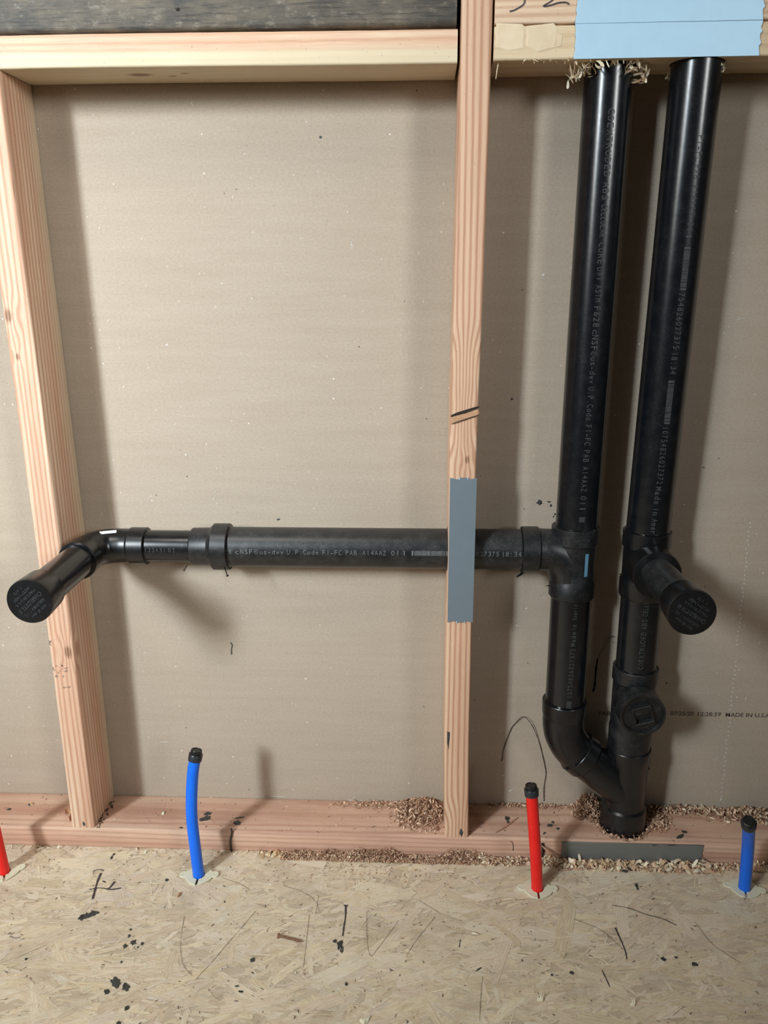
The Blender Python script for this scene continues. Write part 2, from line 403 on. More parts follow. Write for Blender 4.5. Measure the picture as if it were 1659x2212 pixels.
# ================================================================ THE SETTING
bm = bmesh.new()
for x0, x1, y0, y1, z0, z1 in ((-1.9, 1.5, 0, .0127, -.02, 2.44),):
    vs = [bm.verts.new((x, y, z)) for x in (x0, x1) for y in (y0, y1) for z in (z0, z1)]
    for f in ((0, 1, 3, 2), (4, 6, 7, 5), (0, 4, 5, 1), (2, 3, 7, 6), (0, 2, 6, 4), (1, 5, 7, 3)): bm.faces.new([vs[i] for i in f])
wall = link('wall_back', finish(bm, False), M_['drywall'], None, (0, 0, 0)); tag(wall, None, None, kind='structure')

bm = bmesh.new()
vs = [bm.verts.new(c) for c in ((-3.0, -4.2, 0), (3.0, -4.2, 0), (3.0, 0.0, 0), (-3.0, 0.0, 0), (-3.0, -4.2, -.018), (3.0, -4.2, -.018), (3.0, 0.0, -.018), (-3.0, 0.0, -.018))]
for f in ((0, 1, 2, 3), (4, 7, 6, 5), (0, 4, 5, 1), (1, 5, 6, 2), (2, 6, 7, 3), (3, 7, 4, 0)): bm.faces.new([vs[i] for i in f])
M_['osb_base'] = mottled('osb_board', (.52, .425, .30), (.62, .52, .39), .7, 25)
floor = link('floor', finish(bm, False), M_['osb_base'], None, (0, 0, 0)); tag(floor, None, None, kind='structure')

def strands():
    """oriented strand board: thousands of overlapping thin wood strands pressed together"""
    rr = random.Random(11); V = []; F = []; colr = []; uv = []
    tones = [(.60, .505, .375), (.57, .475, .35), (.62, .53, .40), (.55, .455, .33), (.585, .485, .355), (.60, .52, .395), (.57, .485, .37), (.54, .445, .325)]
    n = 15000
    for i in range(n):
        x = rr.uniform(-1.05, .95); y = rr.uniform(-.72, -.085)
        big = rr.random() < .10
        ln = rr.uniform(.05, .12) if big else rr.uniform(.010, .045); wd = rr.uniform(.010, .024) if big else rr.uniform(.0015, .008)
        sl = i > n * .55 and rr.random() < .14
        if sl: ln, wd = rr.uniform(.004, .030), rr.uniform(.0004, .0015)
        a = rr.gauss(.12, .42) if rr.random() < .84 else rr.uniform(0, math.pi)
        ca, sa = math.cos(a), math.sin(a)
        z = .00006 + .00075 * (i / n) * rr.uniform(.6, 1); tz = rr.gauss(0, .0022); tc = rr.gauss(0, .006)
        pts = [(-.5, -.42 + rr.uniform(-.1, .1)), (-.5 + rr.uniform(.02, .16), -.5), (-.1, -.5 + rr.uniform(-.12, .12)), (.5 - rr.uniform(.02, .22), -.5), (.5, -.3 + rr.uniform(-.2, .3)),
               (.5 - rr.uniform(0, .12), .15), (.5 - rr.uniform(.0, .15), .5), (.12, .5 + rr.uniform(-.12, .12)), (-.5 + rr.uniform(.02, .2), .5), (-.5 + rr.uniform(0, .1), .1)]
        b = len(V); ru, rv = rr.uniform(0, 90), rr.uniform(0, 90)
        for (u, v) in pts:
            du, dv = u * ln, v * wd
            V.append((x + du * ca - dv * sa, min(y + du * sa + dv * ca, -.080), max(z + du * tz + dv * tc, .00002)))
            uv.append((ru + du * 45, rv + dv * 520))
        F.append(list(range(b, b + len(pts))))
        t = rr.choice([(.34, .26, .175), (.42, .33, .23), (.68, .60, .47)]) if sl else rr.choice(tones); k = rr.uniform(.94, 1.06) * 1.22; colr.append((t[0] * k, t[1] * k * rr.uniform(.99, 1.015), t[2] * k * rr.uniform(.95, 1.05)))
    me = bpy.data.meshes.new('strands'); me.from_pydata(V, [], F); me.update()
    ca_ = me.color_attributes.new('Col', 'FLOAT_COLOR', 'CORNER'); ul = me.uv_layers.new(name='UVMap')
    for p in me.polygons:
        for li in p.loop_indices:
            ca_.data[li].color = (*colr[p.index], 1); ul.data[li].uv = uv[me.loops[li].vertex_index]
    return me
o = link('wood_strands', strands(), M_['flake'], floor); o['kind'] = 'stuff'

# drywall print, tape marks
H = .0085
wd = []
for s, x0, x1, ym in (('PABCO', 1293, 1342, 1545), ('07/25/20', 1448, 1498, 1545), ('12:28:59', 1507, 1557, 1546.5), ('MADE IN U.S.A.', 1567, 1666, 1548)):
    a, b_ = at(x0, ym, -.0003), at(x1, ym, -.0003); wd.append((s, a, b_.x - a.x, .0072, .012, 0))
part('printed_text', plane_words(wd, (0, 0, 1), (1, 0, 0), (0, -1, 0)), M_['wall_ink'], wall, False)
def blob_verts(rr, c, ax, ay, rx, ry, n=13, jag=.35, ang=0):
    out = []
    for i in range(n):
        t = 2 * math.pi * i / n; k = 1 + rr.uniform(-jag, jag * .6)
        u, v = rx * k * math.cos(t), ry * k * math.sin(t)
        out.append(c + ax * (u * math.cos(ang) - v * math.sin(ang)) + ay * (u * math.sin(ang) + v * math.cos(ang)))
    return out
def slab(bm, ring, up, th):
    lo = [bm.verts.new(p) for p in ring]; c = sum((Vector(p) for p in ring), Vector()) / len(ring)
    hi = [bm.verts.new(Vector(p) * .88 + c * .12 + up * th) for p in ring]; n = len(ring)
    for i in range(n): bm.faces.new((lo[i], lo[(i + 1) % n], hi[(i + 1) % n], hi[i]))
    bm.faces.new(hi)
def part_each(name, bm, mat, parent):
    """every loose piece of the mesh becomes a part of its own"""
    seen = set(); bm.verts.ensure_lookup_table()
    for v0 in bm.verts:
        if v0 in seen: continue
        isl = [v0]; seen.add(v0); q = [v0]
        while q:
            for e in q.pop().link_edges:
                for v in e.verts:
                    if v not in seen: seen.add(v); q.append(v); isl.append(v)
        nb = bmesh.new(); mp = {v: nb.verts.new(v.co) for v in isl}
        for f in {f for v in isl for f in v.link_faces}: nb.faces.new([mp[v] for v in f.verts])
        part(name, nb, mat, parent, False)
    bm.free()
def ribbon(bm, pts, wd, nrm, rr=None):
    pts = [Vector(p) for p in pts]; row = []
    for i, p in enumerate(pts):
        d = (pts[min(i + 1, len(pts) - 1)] - pts[max(i - 1, 0)]).normalized(); s = d.cross(nrm).normalized()
        k = wd * (rr.uniform(.6, 1.2) if rr else 1) / 2
        row.append((bm.verts.new(p + s * k), bm.verts.new(p - s * k)))
    for a, b in zip(row, row[1:]): bm.faces.new((a[0], a[1], b[1], b[0]))
X_, Y_, Z_ = Vector((1, 0, 0)), Vector((0, 1, 0)), Vector((0, 0, 1))
# cement specks on the drywall
rr = random.Random(3); bm = bmesh.new()
for px, py, rx, ry in ((1165, 1085, .0048, .0042), (1186, 1084, .003, .0012), (1190, 1092, .0016, .002), (692, 296, .0022, .0016), (1106, 862, .0018, .0015), (601, 1122, .003, .0015), (1520, 1010, .0012, .0009), (1440, 1476, .0012, .002)):
    slab(bm, blob_verts(rr, at(px, py, -.0002), X_, Z_, rx, ry), -Y_, .0006)
for px, y0, y1 in ((500, 1388, 1414),):
    ribbon(bm, [at(px - 2, y0, -.0006), at(px + 2, y0 + 6, -.0006), at(px, y0 + 13, -.0006), at(px, y1, -.0006)], .0018, Y_, rr)
part_each('cement_speck', bm, M_['splat'], wall)
rr = random.Random(5); bm = bmesh.new()                 # pale scuffs and the row of perforation flecks
for k in range(64):
    t = k / 63; slab(bm, blob_verts(rr, at(1620 - 62 * t + rr.uniform(-2, 2), 1130 + 590 * t, -.0002), X_, Z_, .0009, .0014, 7), -Y_, .0003) if not (.46 < t < .5) else None
for px, py, rx, ry in ((465, 1062, .0012, .004), (463, 1076, .001, .004), (469, 1090, .0012, .003), (760, 530, .0014, .006), (748, 742, .001, .004), (698, 198, .0016, .004), (414, 222, .0012, .004), (1142, 480, .0012, .004), (1174, 595, .002, .004), (1106, 1708, .006, .0016), (1556, 1728, .002, .006), (350, 1602, .013, .0012), (590, 1720, .02, .001), (760, 1728, .02, .001), (1548, 1640, .006, .0012), (1600, 690, .007, .001)):
    for q in range(4): slab(bm, blob_verts(rr, at(px, py, -.0002) + Vector((rr.uniform(-rx, rx) * .7, 0, rr.uniform(-ry, ry))), X_, Z_, rx * .5, ry * .3, 7, .5), -Y_, .0003)
M_['chalk'] = mottled('gypsum_scuff', (.62, .58, .53), (.75, .73, .70), .9, 200)
part('gypsum_fleck', bm, M_['chalk'], wall, False)['kind'] = 'stuff'

# ================================================================ FRAMING
ZP = .038; ZH = 1.152
M_['w_stud_l'] = wood('pink_fir_left', (.70, .50, .36), PINK_M, PINK_D, 2, (-.17, -.24, 0), .0064, knots=((.031, -.089, .315, .0065), (.006, -.089, .815, .006), (.012, -.089, .76, .003)), stain=.08, tint=(1, -.030, .022, (.72, .60, .42)), line=.75)
ls = link('wall_stud', board((-.6096, -.089, ZP), ZH - ZP, 2, (.038, .089), .0035, seed=2, shift=lambda u: (0.0022 * math.sin(u * 4.2), 0)), M_['w_stud_l'], None, (-.6096, 0, ZP))
tag(ls, 'leaning-looking left stud of pinkish fir behind the capped stub pipe', 'stud')
bend = [(0, .0002), (.18, -.0027), (.38, -.0030), (.48, -.0019), (.60, -.0029), (.69, -.0024), (.80, -.0005), (.88, .0002), (1.02, .0012), (1.10, .0017), (1.5, .0021)]
def mid_shift(u):
    z = u
    for (a, va), (b, vb) in zip(bend, bend[1:]):
        if a <= z <= b: return (va + (vb - va) * (z - a) / (b - a), 0)
    return (bend[-1][1], 0)
M_['w_stud_m'] = wood('pink_fir_middle', (.66, .44, .30), (.60, .375, .25), (.40, .20, .115), 2, (-.20, -.10, 0), .0080, knots=((.022, -.089, .618, .0035), (.016, -.089, .735, -.012), (.014, -.089, .665, -.009), (.026, -.089, .015, -.011)), stain=.07, line=.85)
ms = link('wall_stud', board((0, -.089, ZP), 2.3 - ZP, 2, (.038, .089), .0035, shift=mid_shift, seed=3), M_['w_stud_m'], None, (0, 0, ZP))
tag(ms, 'straight middle stud of pinkish fir with a knot crack and steel plate', 'stud')
drill(ms, [((-.02, -.045, .5105), (1, 0, 0), .1, .0335)])
# crack at the knot: a proud sliver and two dark splits on the stud face
bm = bmesh.new()
for pts in ([(974, 899), (990, 893), (1005, 889), (1020, 884), (1035, 879)], [(975, 916), (990, 912), (1004, 907), (1022, 901), (1035, 897)]):
    P = [at(x, y, -.0903) for x, y in pts]; row = []
    for i, p in enumerate(P):
        k = (.0017 if pts[0][1] == 899 else .0005) * (.5 + .8 * math.sin(math.pi * (i + .6) / (len(P) + .2)))
        row.append((bm.verts.new(p + Z_ * k), bm.verts.new(p - Z_ * k), bm.verts.new(p + Y_ * .006)))
    for a, b in zip(row, row[1:]): bm.faces.new((a[0], b[0], b[1], a[1]))
part_each('split', bm, M_['hole'], ms)
M_['w_sliver'] = wood('orange_sliver', (.52, .30, .17), (.44, .25, .14), (.3, .15, .08), 0, (0, 0, -.3), .003)
bm = bmesh.new(); q = [at(975, 903, -.0893), at(1034, 884, -.0893), at(1035, 895, -.0893), at(1004, 905, -.0893), at(975, 914, -.0893)]
slab(bm, q[::-1], -Y_, .0012); part('sliver', bm, M_['w_sliver'], ms, False)

M_['w_plate'] = wood('bottom_plate_fir', (.64, .42, .305), (.54, .32, .23), (.34, .165, .105), 0, (0, .02, -.16), .0085, warp=.012, stain=.25, line=.42)
bp_ = link('bottom_plate', board((-1.3, -.089, 0), 2.8, 0, (.089, ZP), .0035, seed=5), M_['w_plate'], None, (-1.3, 0, 0))
tag(bp_, 'long pinkish bottom plate lying on the strand board under the studs', 'bottom plate')
PR = Vector((.2915, -.045, 0))
drill(bp_, [((PR.x, PR.y, -.02), (0, 0, 1), .1, .0385)])
M_['w_head_l'] = wood('left_rail_fir', (.70, .49, .34), (.64, .40, .27), (.50, .25, .15), 0, (0, .05, .20), .0075, knots=((.372, -.050, 0, .0095), (.412, -.040, .0, .004), (.432, -.055, 0, .0035)), warp=.008, stain=.05, tint=(2, .021, -.008, (.70, .61, .42)))
hl = link('cross_rail', board((-.78, -.089, ZH), .7785, 0, (.089, .038), .003, seed=7, shift=lambda u: (0, .0012 * math.sin(u * 6))), M_['w_head_l'], None, (-.78, 0, ZH))
tag(hl, 'short pink and cream board nailed level between the two studs', 'cross rail')
bm = bmesh.new(); p = at(962, 153, -.02); p.z = ZH - .0002
slab(bm, [p + Vector((-.004, 0, 0)), p + Vector((.003, .003, 0)), p + Vector((.002, -.009, 0))][::-1], -Z_, .0006); part('nail_hole', bm, M_['hole'], hl, False)
M_['w_head_r'] = wood('cream_header_pine', (.72, .57, .385), (.66, .49, .31), (.48, .30, .17), 0, (0, .08, .25), .012, warp=.012, stain=.12, line=.35)
hr = link('header_board', board((.0425, -.089, ZH + .001), .95, 0, (.089, .0375), .003, seed=8), M_['w_head_r'], None, (.0425, 0, ZH))
tag(hr, 'lower cream header board drilled for both black vertical pipes', 'header board')
TL0, TL1 = Vector((.1858, -.045, .40)), Vector((.1908, -.046, 1.118)); TR0, TR1 = Vector((.2905, -.045, .50)), Vector((.2963, -.057, 1.117))
def along(a, b, z): return a + (b - a) * ((z - a.z) / (b.z - a.z))
drill(hr, [(along(TL0, TL1, ZH - .03), TL1 - TL0, .12, .0345), (along(TR0, TR1, ZH - .03), TR1 - TR0, .12, .0325)])
# chipped pale facets on the header's face and ragged lower arris
bm = bmesh.new(); rr = random.Random(31)
for pts in ([(1072, 50), (1128, 52), (1136, 60), (1132, 106), (1100, 112), (1070, 104)], [(1138, 56), (1196, 50), (1207, 62), (1202, 104), (1160, 114), (1136, 100)], [(1204, 70), (1216, 78), (1212, 100), (1202, 104)]):
    slab(bm, [at(x, y, -.0890) for x, y in pts], -Y_, .0007)
M_['chip'] = mottled('torn_pale_wood', (.68, .54, .36), (.76, .62, .44), .75, 60)
part_each('torn_facet', bm, M_['chip'], hr)
M_['w_head_t'] = wood('upper_header_fir', (.76, .56, .40), (.68, .46, .31), (.45, .25, .15), 0, (0, .07, .2), .0065, warp=.006, stain=.06)
ht = link('header_board', board((.0425, -.089, ZH + .040), .95, 0, (.089, .038), .003, seed=9), M_['w_head_t'], None, (.0425, 0, ZH + .040))
tag(ht, 'upper pinkish header board with black marker writing on its face', 'header board')
bm = bmesh.new(); rr = random.Random(2)
F0 = -.0896
for pts in ([(1120, -6), (1133, -1), (1131, 9), (1120, 17), (1108, 23), (1101, 24)], [(1168, -9), (1186, -8), (1196, -4), (1190, 3), (1174, 13), (1190, 11), (1206, 6), (1222, 5), (1230, 9)]):
    ribbon(bm, [p + (-Y_ * 0) for p in spline([at(x, y, F0) for x, y in pts], 6)], .0017, Y_)
part_each('marker_stroke', bm, M_['marker'], ht)
ob = link('weathered_board', board((-.80, -.0885, ZH + .0405), .797, 0, (.085, .085), .006, seed=10, rough=.0006), M_['old'], None, (-.80, 0, ZH + .0405))
tag(ob, 'old dark weathered board lying on top of the cross rail', 'board')
bm = bmesh.new(); rr = random.Random(8)
slab(bm, blob_verts(rr, at(384, 20, -.0886), X_, Z_, .0028, .0022), -Y_, .0004); part('nail_hole', bm, M_['hole'], ob, False)

# ink stamps, small nicks on stud faces (flat print)
bm = bmesh.new(); rr = random.Random(14)
for (x, y, s, t) in ((108, 1388, 8, 10), (112, 1440, 12, 16), (128, 1445, 12, 22), (142, 1448, 8, 12), (125, 1462, 18, 8), (140, 1485, 16, 3)):
    for k in range(5):
        q = at(x + rr.uniform(-s, s) * .6, y + rr.uniform(-t, t) * .5, -.0896); ribbon(bm, [q, q + Vector((rr.uniform(.001, .004), 0, rr.uniform(-.003, .003)))], .0011, Y_)
M_['stamp'] = mottled('faded_ink_stamp', (.17, .13, .11), (.33, .24, .19), .7, 400)
part('ink_stamp', bm, M_['stamp'], ls, False)['kind'] = 'stuff'
bm = bmesh.new()
slab(bm, [at(x, y, -.0892) for x, y in ((179, 1774), (183, 1778), (184, 1783), (181, 1785), (178, 1780))], -Y_, .0004)
part('cement_smear', bm, M_['splat'], ls, False)
bm = bmesh.new()
for pts in ([(995, 1789), (1001, 1798), (997, 1808), (992, 1800)], [(966, 1580), (972, 1582), (969, 1620), (966, 1605)]): slab(bm, [at(x, y, -.0892) for x, y in pts], -Y_, .0004)
part_each('cement_smear', bm, M_['splat'], ms)

# ================================================================ NAIL PLATES
def wavy_plate(x0, x1, z0, z1, notch, teeth='ends', amp=.003):
    """strip with notched ends, in x,z"""
    pts = []
    if teeth == 'ends':
        h = z1 - z0
        L_ = [(0, 0), (.12, -.4), (.28, -1), (.36, .2), (.5, -.9), (.64, -.9), (.7, .2), (.82, -1), (.92, -.2), (1, 0)]
        pts = [(x0 - amp * c * -1 if c > 0 else x0 + amp * abs(c) * .6, z0 + h * t) for t, c in L_]
        pts += [(x1 + amp * c if c > 0 else x1 - amp * abs(c) * .6, z0 + h * t) for t, c in reversed(L_)]
    else:
        wv = x1 - x0; A = [(0, 0), (.14, .6), (.26, 1), (.33, 1), (.335, 0), (.36, -.1), (.5, 0), (.64, -.1), (.665, 0), (.67, 1), (.76, 1), (.88, .5), (1, 0)]
        pts = [(x0 + wv * t, z1 - amp * c) for t, c in A] + [(x0 + wv * t, z0 + amp * c) for t, c in reversed(A)]
    return [pts]
def plate(name, loops, y, mat, parent, origin, tilt=0):
    me = flat_shape(loops, .0008)
    me.transform(Matrix(((1, 0, 0, 0), (0, 0, -1, y), (0, 1, 0, 0), (0, 0, 0, 1))))
    o = link(name, me, mat, None, origin); return o
p1 = plate('nail_plate', wavy_plate(.1390, .3592, 1.1532, 1.1903, 0), -.0900, M_['steel_sky'], None, (.25, -.0900, 1.153)); tag(p1, 'wide steel plate with painted-in blue sky reflection over the pipe holes, the lower one', 'nail plate')
p2 = plate('nail_plate', wavy_plate(.1386, .3590, 1.1912, 1.2300, 0), -.0900, M_['steel_sky'], None, (.25, -.0900, 1.191)); tag(p2, 'wide steel plate with painted-in blue sky reflection, cut off by the top edge', 'nail plate')
p3 = plate('nail_plate', wavy_plate(-.0012, .0356, .4118, .6302, 0, 'tips', .0022), -.0901, M_['steel'], None, (.017, -.0901, .412)); tag(p3, 'tall narrow blue-grey steel plate on the middle stud over the pipe', 'nail plate')
p4 = plate('nail_plate', wavy_plate(.1862, .4085, .0045, .0350, 0), -.0901, M_['steel_dark'], None, (.30, -.0901, .0045)); tag(p4, 'dull grey steel plate on the bottom plate front, half buried in shavings', 'nail plate')
bm = bmesh.new()                                          # rolled tangs at both ends of the tall plate
for z, s in ((.6297, 1), (.4123, -1)):
    for x in (.0120, .0235):
        lathe(bm, (x, -.0905, z - .0015 * s), (0, 0, s), [(0, .0008), (.003, .0009), (.0034, .0003)], 8)
part_each('tang', bm, M_['steel_sky'], p3)

# ================================================================ DRAIN PIPES
dp = empty('drain_pipes', (.2915, -.045, .0), 'cemented black plastic drain assembly with two upright pipes and a level branch', 'drain pipe')
def solid(name, prims, mat, angle=30):
    bm = bmesh.new()
    for kind, a in prims: (lathe if kind == 'l' else sweep)(bm, *a)
    return part(name, bm, mat, dp, True, angle)
def hub(r, ln, lip=.0012, rin=None):
    """socket collar: chamfered mouth, straight wall, shoulder"""
    return [(0, rin or r - .004), (0, r - lip * .6), (lip * .7, r), (ln - .0035, r), (ln, r - .0035)]
def bead(fit, c, d, r, seed, n=60, th=.0011):
    """uneven ring of cement squeezed out where a pipe enters a socket"""
    rr = random.Random(seed); c = Vector(c); d = Vector(d).normalized(); e1, e2 = frame(d); bm = bmesh.new(); rings = []
    ks = [th * rr.uniform(.35, 1.5) for _ in range(n)]; ks = [(ks[i - 1] + ks[i] + ks[(i + 1) % n]) / 3 for i in range(n)]
    for i in range(n):
        t = 2 * math.pi * i / n; o_ = e1 * math.cos(t) + e2 * math.sin(t); k = ks[i]
        rings.append([bm.verts.new(c + o_ * (r + k * math.cos(s * math.pi / 3)) + d * (k * .9 * math.sin(s * math.pi / 3))) for s in range(6)])
    for i in range(n):
        a, b = rings[i], rings[(i + 1) % n]
        for s in range(6): bm.faces.new((a[s], a[(s + 1) % 6], b[(s + 1) % 6], b[s]))
    part('cement_bead', bm, M_['glue'], fit)
R2 = .03015; R15 = .02415; RH2 = .0345; RH15 = .0285
def straight(p0, p1, r, mat, name='pipe'):
    p0, p1 = Vector(p0), Vector(p1); ln = (p1 - p0).length
    return solid(name, [('l', (p0, p1 - p0, [(0, r - .004), (0, r), (ln, r), (ln, r - .004)], 72))], mat)
uL, uR = (TL1 - TL0).normalized(), (TR1 - TR0).normalized()
vL = straight(along(TL0, TL1, .535), along(TL0, TL1, 1.26), R2, M_['pipe'])
vR = straight(along(TR0, TR1, .530), along(TR0, TR1, 1.26), .0310, M_['pipe'])
LX = .1857
# left upright: combination tee, lower pipe, 45 degree elbow
T = Vector((LX, -.045, 0))
def V3(x, z, y=-.045): return Vector((x, y, z))
br = spline([V3(.1400, .5105), V3(.150, .5100), V3(.163, .5045), V3(.174, .492), V3(.181, .475), V3(.185, .455)], 8)
tee = solid('tee_wye', [
    ('l', (V3(LX, .5480), (0, 0, -1), [(0, .0305), (.0, RH2 - .0008), (.0008, RH2), (.0235, RH2), (.0265, .0322), (.055, .0318), (.080, .0318), (.0845, RH2 - .0003), (.1075, RH2 - .0003), (.1095, .0325), (.1095, .030)], 64)),
    ('s', (br, [.0312] * len(br), 48)),
    ('l', (V3(.1075, .5105), (1, 0, 0), hub(RH2, .0275, rin=.0305), 56)),
    ('l', (V3(.134, .5105), (1, 0, 0), [(0, .0318), (.008, .0312)], 56)),
], M_['fitting_dusty'])
bead(tee, along(TL0, TL1, .5485), (0, 0, 1), R2, 1); bead(tee, V3(.1068, .5105), (-1, 0, 0), R2, 2)
hz = straight(V3(-.330, .5105), V3(.112, .5105), R2, M_['pipe_dusty'])
lo = straight(V3(LX, .455), V3(LX + .0004, .235), R2, M_['pipe'])
eb = spline([V3(LX, .245), V3(LX, .226), V3(.1885, .206), V3(.1965, .188), V3(.208, .173), V3(.2215, .1595)], 8)
elb = solid('elbow', [('l', (V3(LX, .2625), (0, 0, -1), [(0, .0305), (0, RH2 - .0008), (.001, RH2 - .0002), (.020, RH2 - .0005), (.026, .0325)], 56)), ('s', (eb, [.0322] * len(eb), 48))], M_['fitting'])
elb['label'] = 'matt black elbow turning the left upright towards the right one'
bead(elb, V3(LX, .263), (0, 0, 1), R2, 3)
d45 = Vector((.76, 0, -.65)).normalized(); q0 = V3(.2085, .1725)
wy = solid('wye', [
    ('l', (q0, d45, [(0, .0305), (0, .0345), (.001, .0352), (.020, .0352), (.024, .0325), (.105, .0312)], 56)),
    ('l', (V3(.2915, .1830), (0, 0, -1), [(0, .0305), (0, .0338), (.001, .0345), (.0235, .0345), (.027, .0325), (.105, .0318), (.108, .0352), (.112, .0358), (.150, .0358)], 64)),
], M_['fitting'])
bead(wy, q0 - d45 * .0005, d45 * -1, .0322, 4, th=.0014)
stub = straight(V3(.2915, .045), V3(.2915, -.017), R2, M_['pipe'])
# right upright: sanitary tee (branch toward the room), pipe, clean-out tee
RX = .2905
tz = .4965
st = solid('sanitary_tee', [
    ('l', (V3(RX, .5425), (0, 0, -1), [(0, .0305), (.0, RH2 - .0008), (.0008, RH2), (.0235, RH2), (.0265, .0322), (.055, .0318), (.0735, .0318), (.077, RH2 - .0003), (.100, RH2 - .0003), (.103, .0325), (.103, .030)], 64)),
    ('l', (V3(RX, tz), (0, -1, 0), [(.010, .0315), (.036, .0315), (.039, .0340), (.066, .0340), (.0675, .0330), (.0675, .0245)], 56)),
], M_['fitting'])
bead(st, along(TR0, TR1, .5432), (0, 0, 1), .0310, 5); bead(st, V3(RX, tz, -.1130), (0, -1, 0), R15, 6)
s1 = straight(V3(RX, tz, -.085), Vector((.2925, -.222, .5010)), R15, M_['pipe_dusty'])
def cap_part(c, d, mat):
    return solid('end_cap', [('l', (c, d, [(0, R15), (0, .0272), (.002, .0282), (.036, .0300), (.0405, .0300), (.0425, .0292), (.0428, .0)], 56))], mat)
capR_c = Vector((.2925, -.2135, .5010)); capR_d = Vector((.004, -1, .012)).normalized()
c1 = cap_part(capR_c, capR_d, M_['fitting'])
rp = straight(V3(RX, .450), V3(RX + .0008, .300), R2, M_['pipe'])
CZ = .2725
ct = solid('cleanout_tee', [
    ('l', (V3(.2912, .3225), (0, 0, -1), [(0, .0305), (.0, .0335), (.0008, .0343), (.0215, .0343), (.025, .0322), (.10, .0318), (.105, .0330), (.140, .0325)], 64)),
    ('l', (V3(.2900, CZ), (0, -1, 0), [(.005, .0320), (.034, .0320), (.037, .0345), (.060, .0345), (.0615, .0338), (.0615, .0305), (.056, .0300), (.056, .0)], 56)),
], M_['fitting_dusty'])
bead(ct, V3(.2912, .3232), (0, 0, 1), R2, 7)
# square-socket plug, turned a little
pg = bmesh.new(); pc = V3(.2900, CZ, -.1015); ca_, sa_ = math.cos(.30), math.sin(.30)
def PP(u, v, d): return pc + X_ * (u * ca_ - v * sa_) + Z_ * (u * sa_ + v * ca_) - Y_ * d
def pgbox(u0, u1, v0, v1, d0, d1):
    vs = [pg.verts.new(PP(u, v, d)) for u in (u0, u1) for v in (v0, v1) for d in (d0, d1)]
    for f in ((0, 1, 3, 2), (4, 6, 7, 5), (0, 4, 5, 1), (2, 3, 7, 6), (0, 2, 6, 4), (1, 5, 7, 3)): pg.faces.new([vs[i] for i in f])
a_, t_ = .0145, .0028
for u0, u1, v0, v1 in ((-a_, a_, a_ - t_, a_), (-a_, a_, -a_, -a_ + t_), (-a_, -a_ + t_, -a_ + t_, a_ - t_), (a_ - t_, a_, -a_ + t_, a_ - t_)): pgbox(u0, u1, v0, v1, -.001, .0075)
pgbox(-a_ + t_, a_ - t_, .0005, a_ - t_, -.001, .0045)
bmesh.ops.bevel(pg, geom=pg.edges[:], offset=.0005, segments=1, affect='EDGES')
plug = part('cleanout_plug', pg, M_['fitting_dusty'], dp, True, 30)
# level branch: reducer, small pipe, elbow, stub and cap
red = solid('reducer', [('l', (V3(-.3290, .5105), (-1, 0, 0), [(0, .0305), (0, .0345), (.001, .0353), (.0235, .0353), (.0290, .0300), (.0315, .0288), (.0560, .0284), (.0575, .0275), (.0575, .0245)], 64))], M_['fitting_dusty'])
red['label'] = 'dust-grey stepped reducer collar'
bead(red, V3(-.3285, .5105), (1, 0, 0), R2, 8); bead(red, V3(-.3870, .5105), (-1, 0, 0), R15, 9)
sp = straight(V3(-.470, .5105), V3(-.380, .5105), R15, M_['pipe'])
EX = -.5365
e_pts = spline([V3(-.478, .5105), V3(-.497, .5105), Vector((-.515, -.0485, .5105)), Vector((-.529, -.0600, .5105)), Vector((EX, -.0790, .5100)), Vector((EX - .0005, -.0930, .5095))], 8)
el = solid('elbow', [
    ('l', (V3(-.4555, .5105), (-1, 0, 0), [(0, .0245), (0, .0275), (.001, .0284), (.0245, .0284), (.028, .0262)], 56)),
    ('s', (e_pts, [.0262] * len(e_pts), 48)),
    ('l', (Vector((EX, -.0900, .5097)), (0, -1, -.006), [(0, .0262), (.0015, .0280), (.0235, .0284), (.0245, .0275), (.0245, .0243)], 56))], M_['fitting'])
el['label'] = 'glossy elbow turning the level branch out towards the room'
bead(el, V3(-.4550, .5105), (1, 0, 0), R15, 10); bead(el, Vector((EX, -.1150, .5096)), (0, -1, 0), R15, 11)
s2 = straight(Vector((EX, -.098, .5097)), Vector((-.5372, -.232, .5075)), R15, M_['pipe'])
capL_c = Vector((-.5372, -.2180, .5077)); capL_d = Vector((-.006, -1, -.014)).normalized()
c2 = cap_part(capL_c, capL_d, M_['fitting'])
# raised lettering on the two caps
def cap_text(cap, c, d, ang, rows):
    face = c + d * .0430; right0 = X_; up0 = Z_
    right = right0 * math.cos(ang) + up0 * math.sin(ang); up = -right0 * math.sin(ang) + up0 * math.cos(ang)
    ws = []
    for s, v, ln, h in rows: ws.append((s, face + up * v - right * (ln / 2), ln, h, .012, .04))
    part('raised_lettering', plane_words(ws, up, right, d), M_['emboss'], cap, False)
rows = [('NSF ® dwv', .0150, .026, .0036), ('ABS-DWV 1 1/2', .0080, .036, .0040), ('CHARLOTTE ®', -.0012, .042, .0056), ('MADE IN U.S.A.', -.0082, .036, .0036), ('ASTM NSF', -.0148, .030, .0038), ('1 1/2', -.0208, .014, .0034)]
cap_text(c2, capL_c, capL_d, math.radians(222), rows)
cap_text(c1, capR_c, capR_d, math.radians(147), rows)

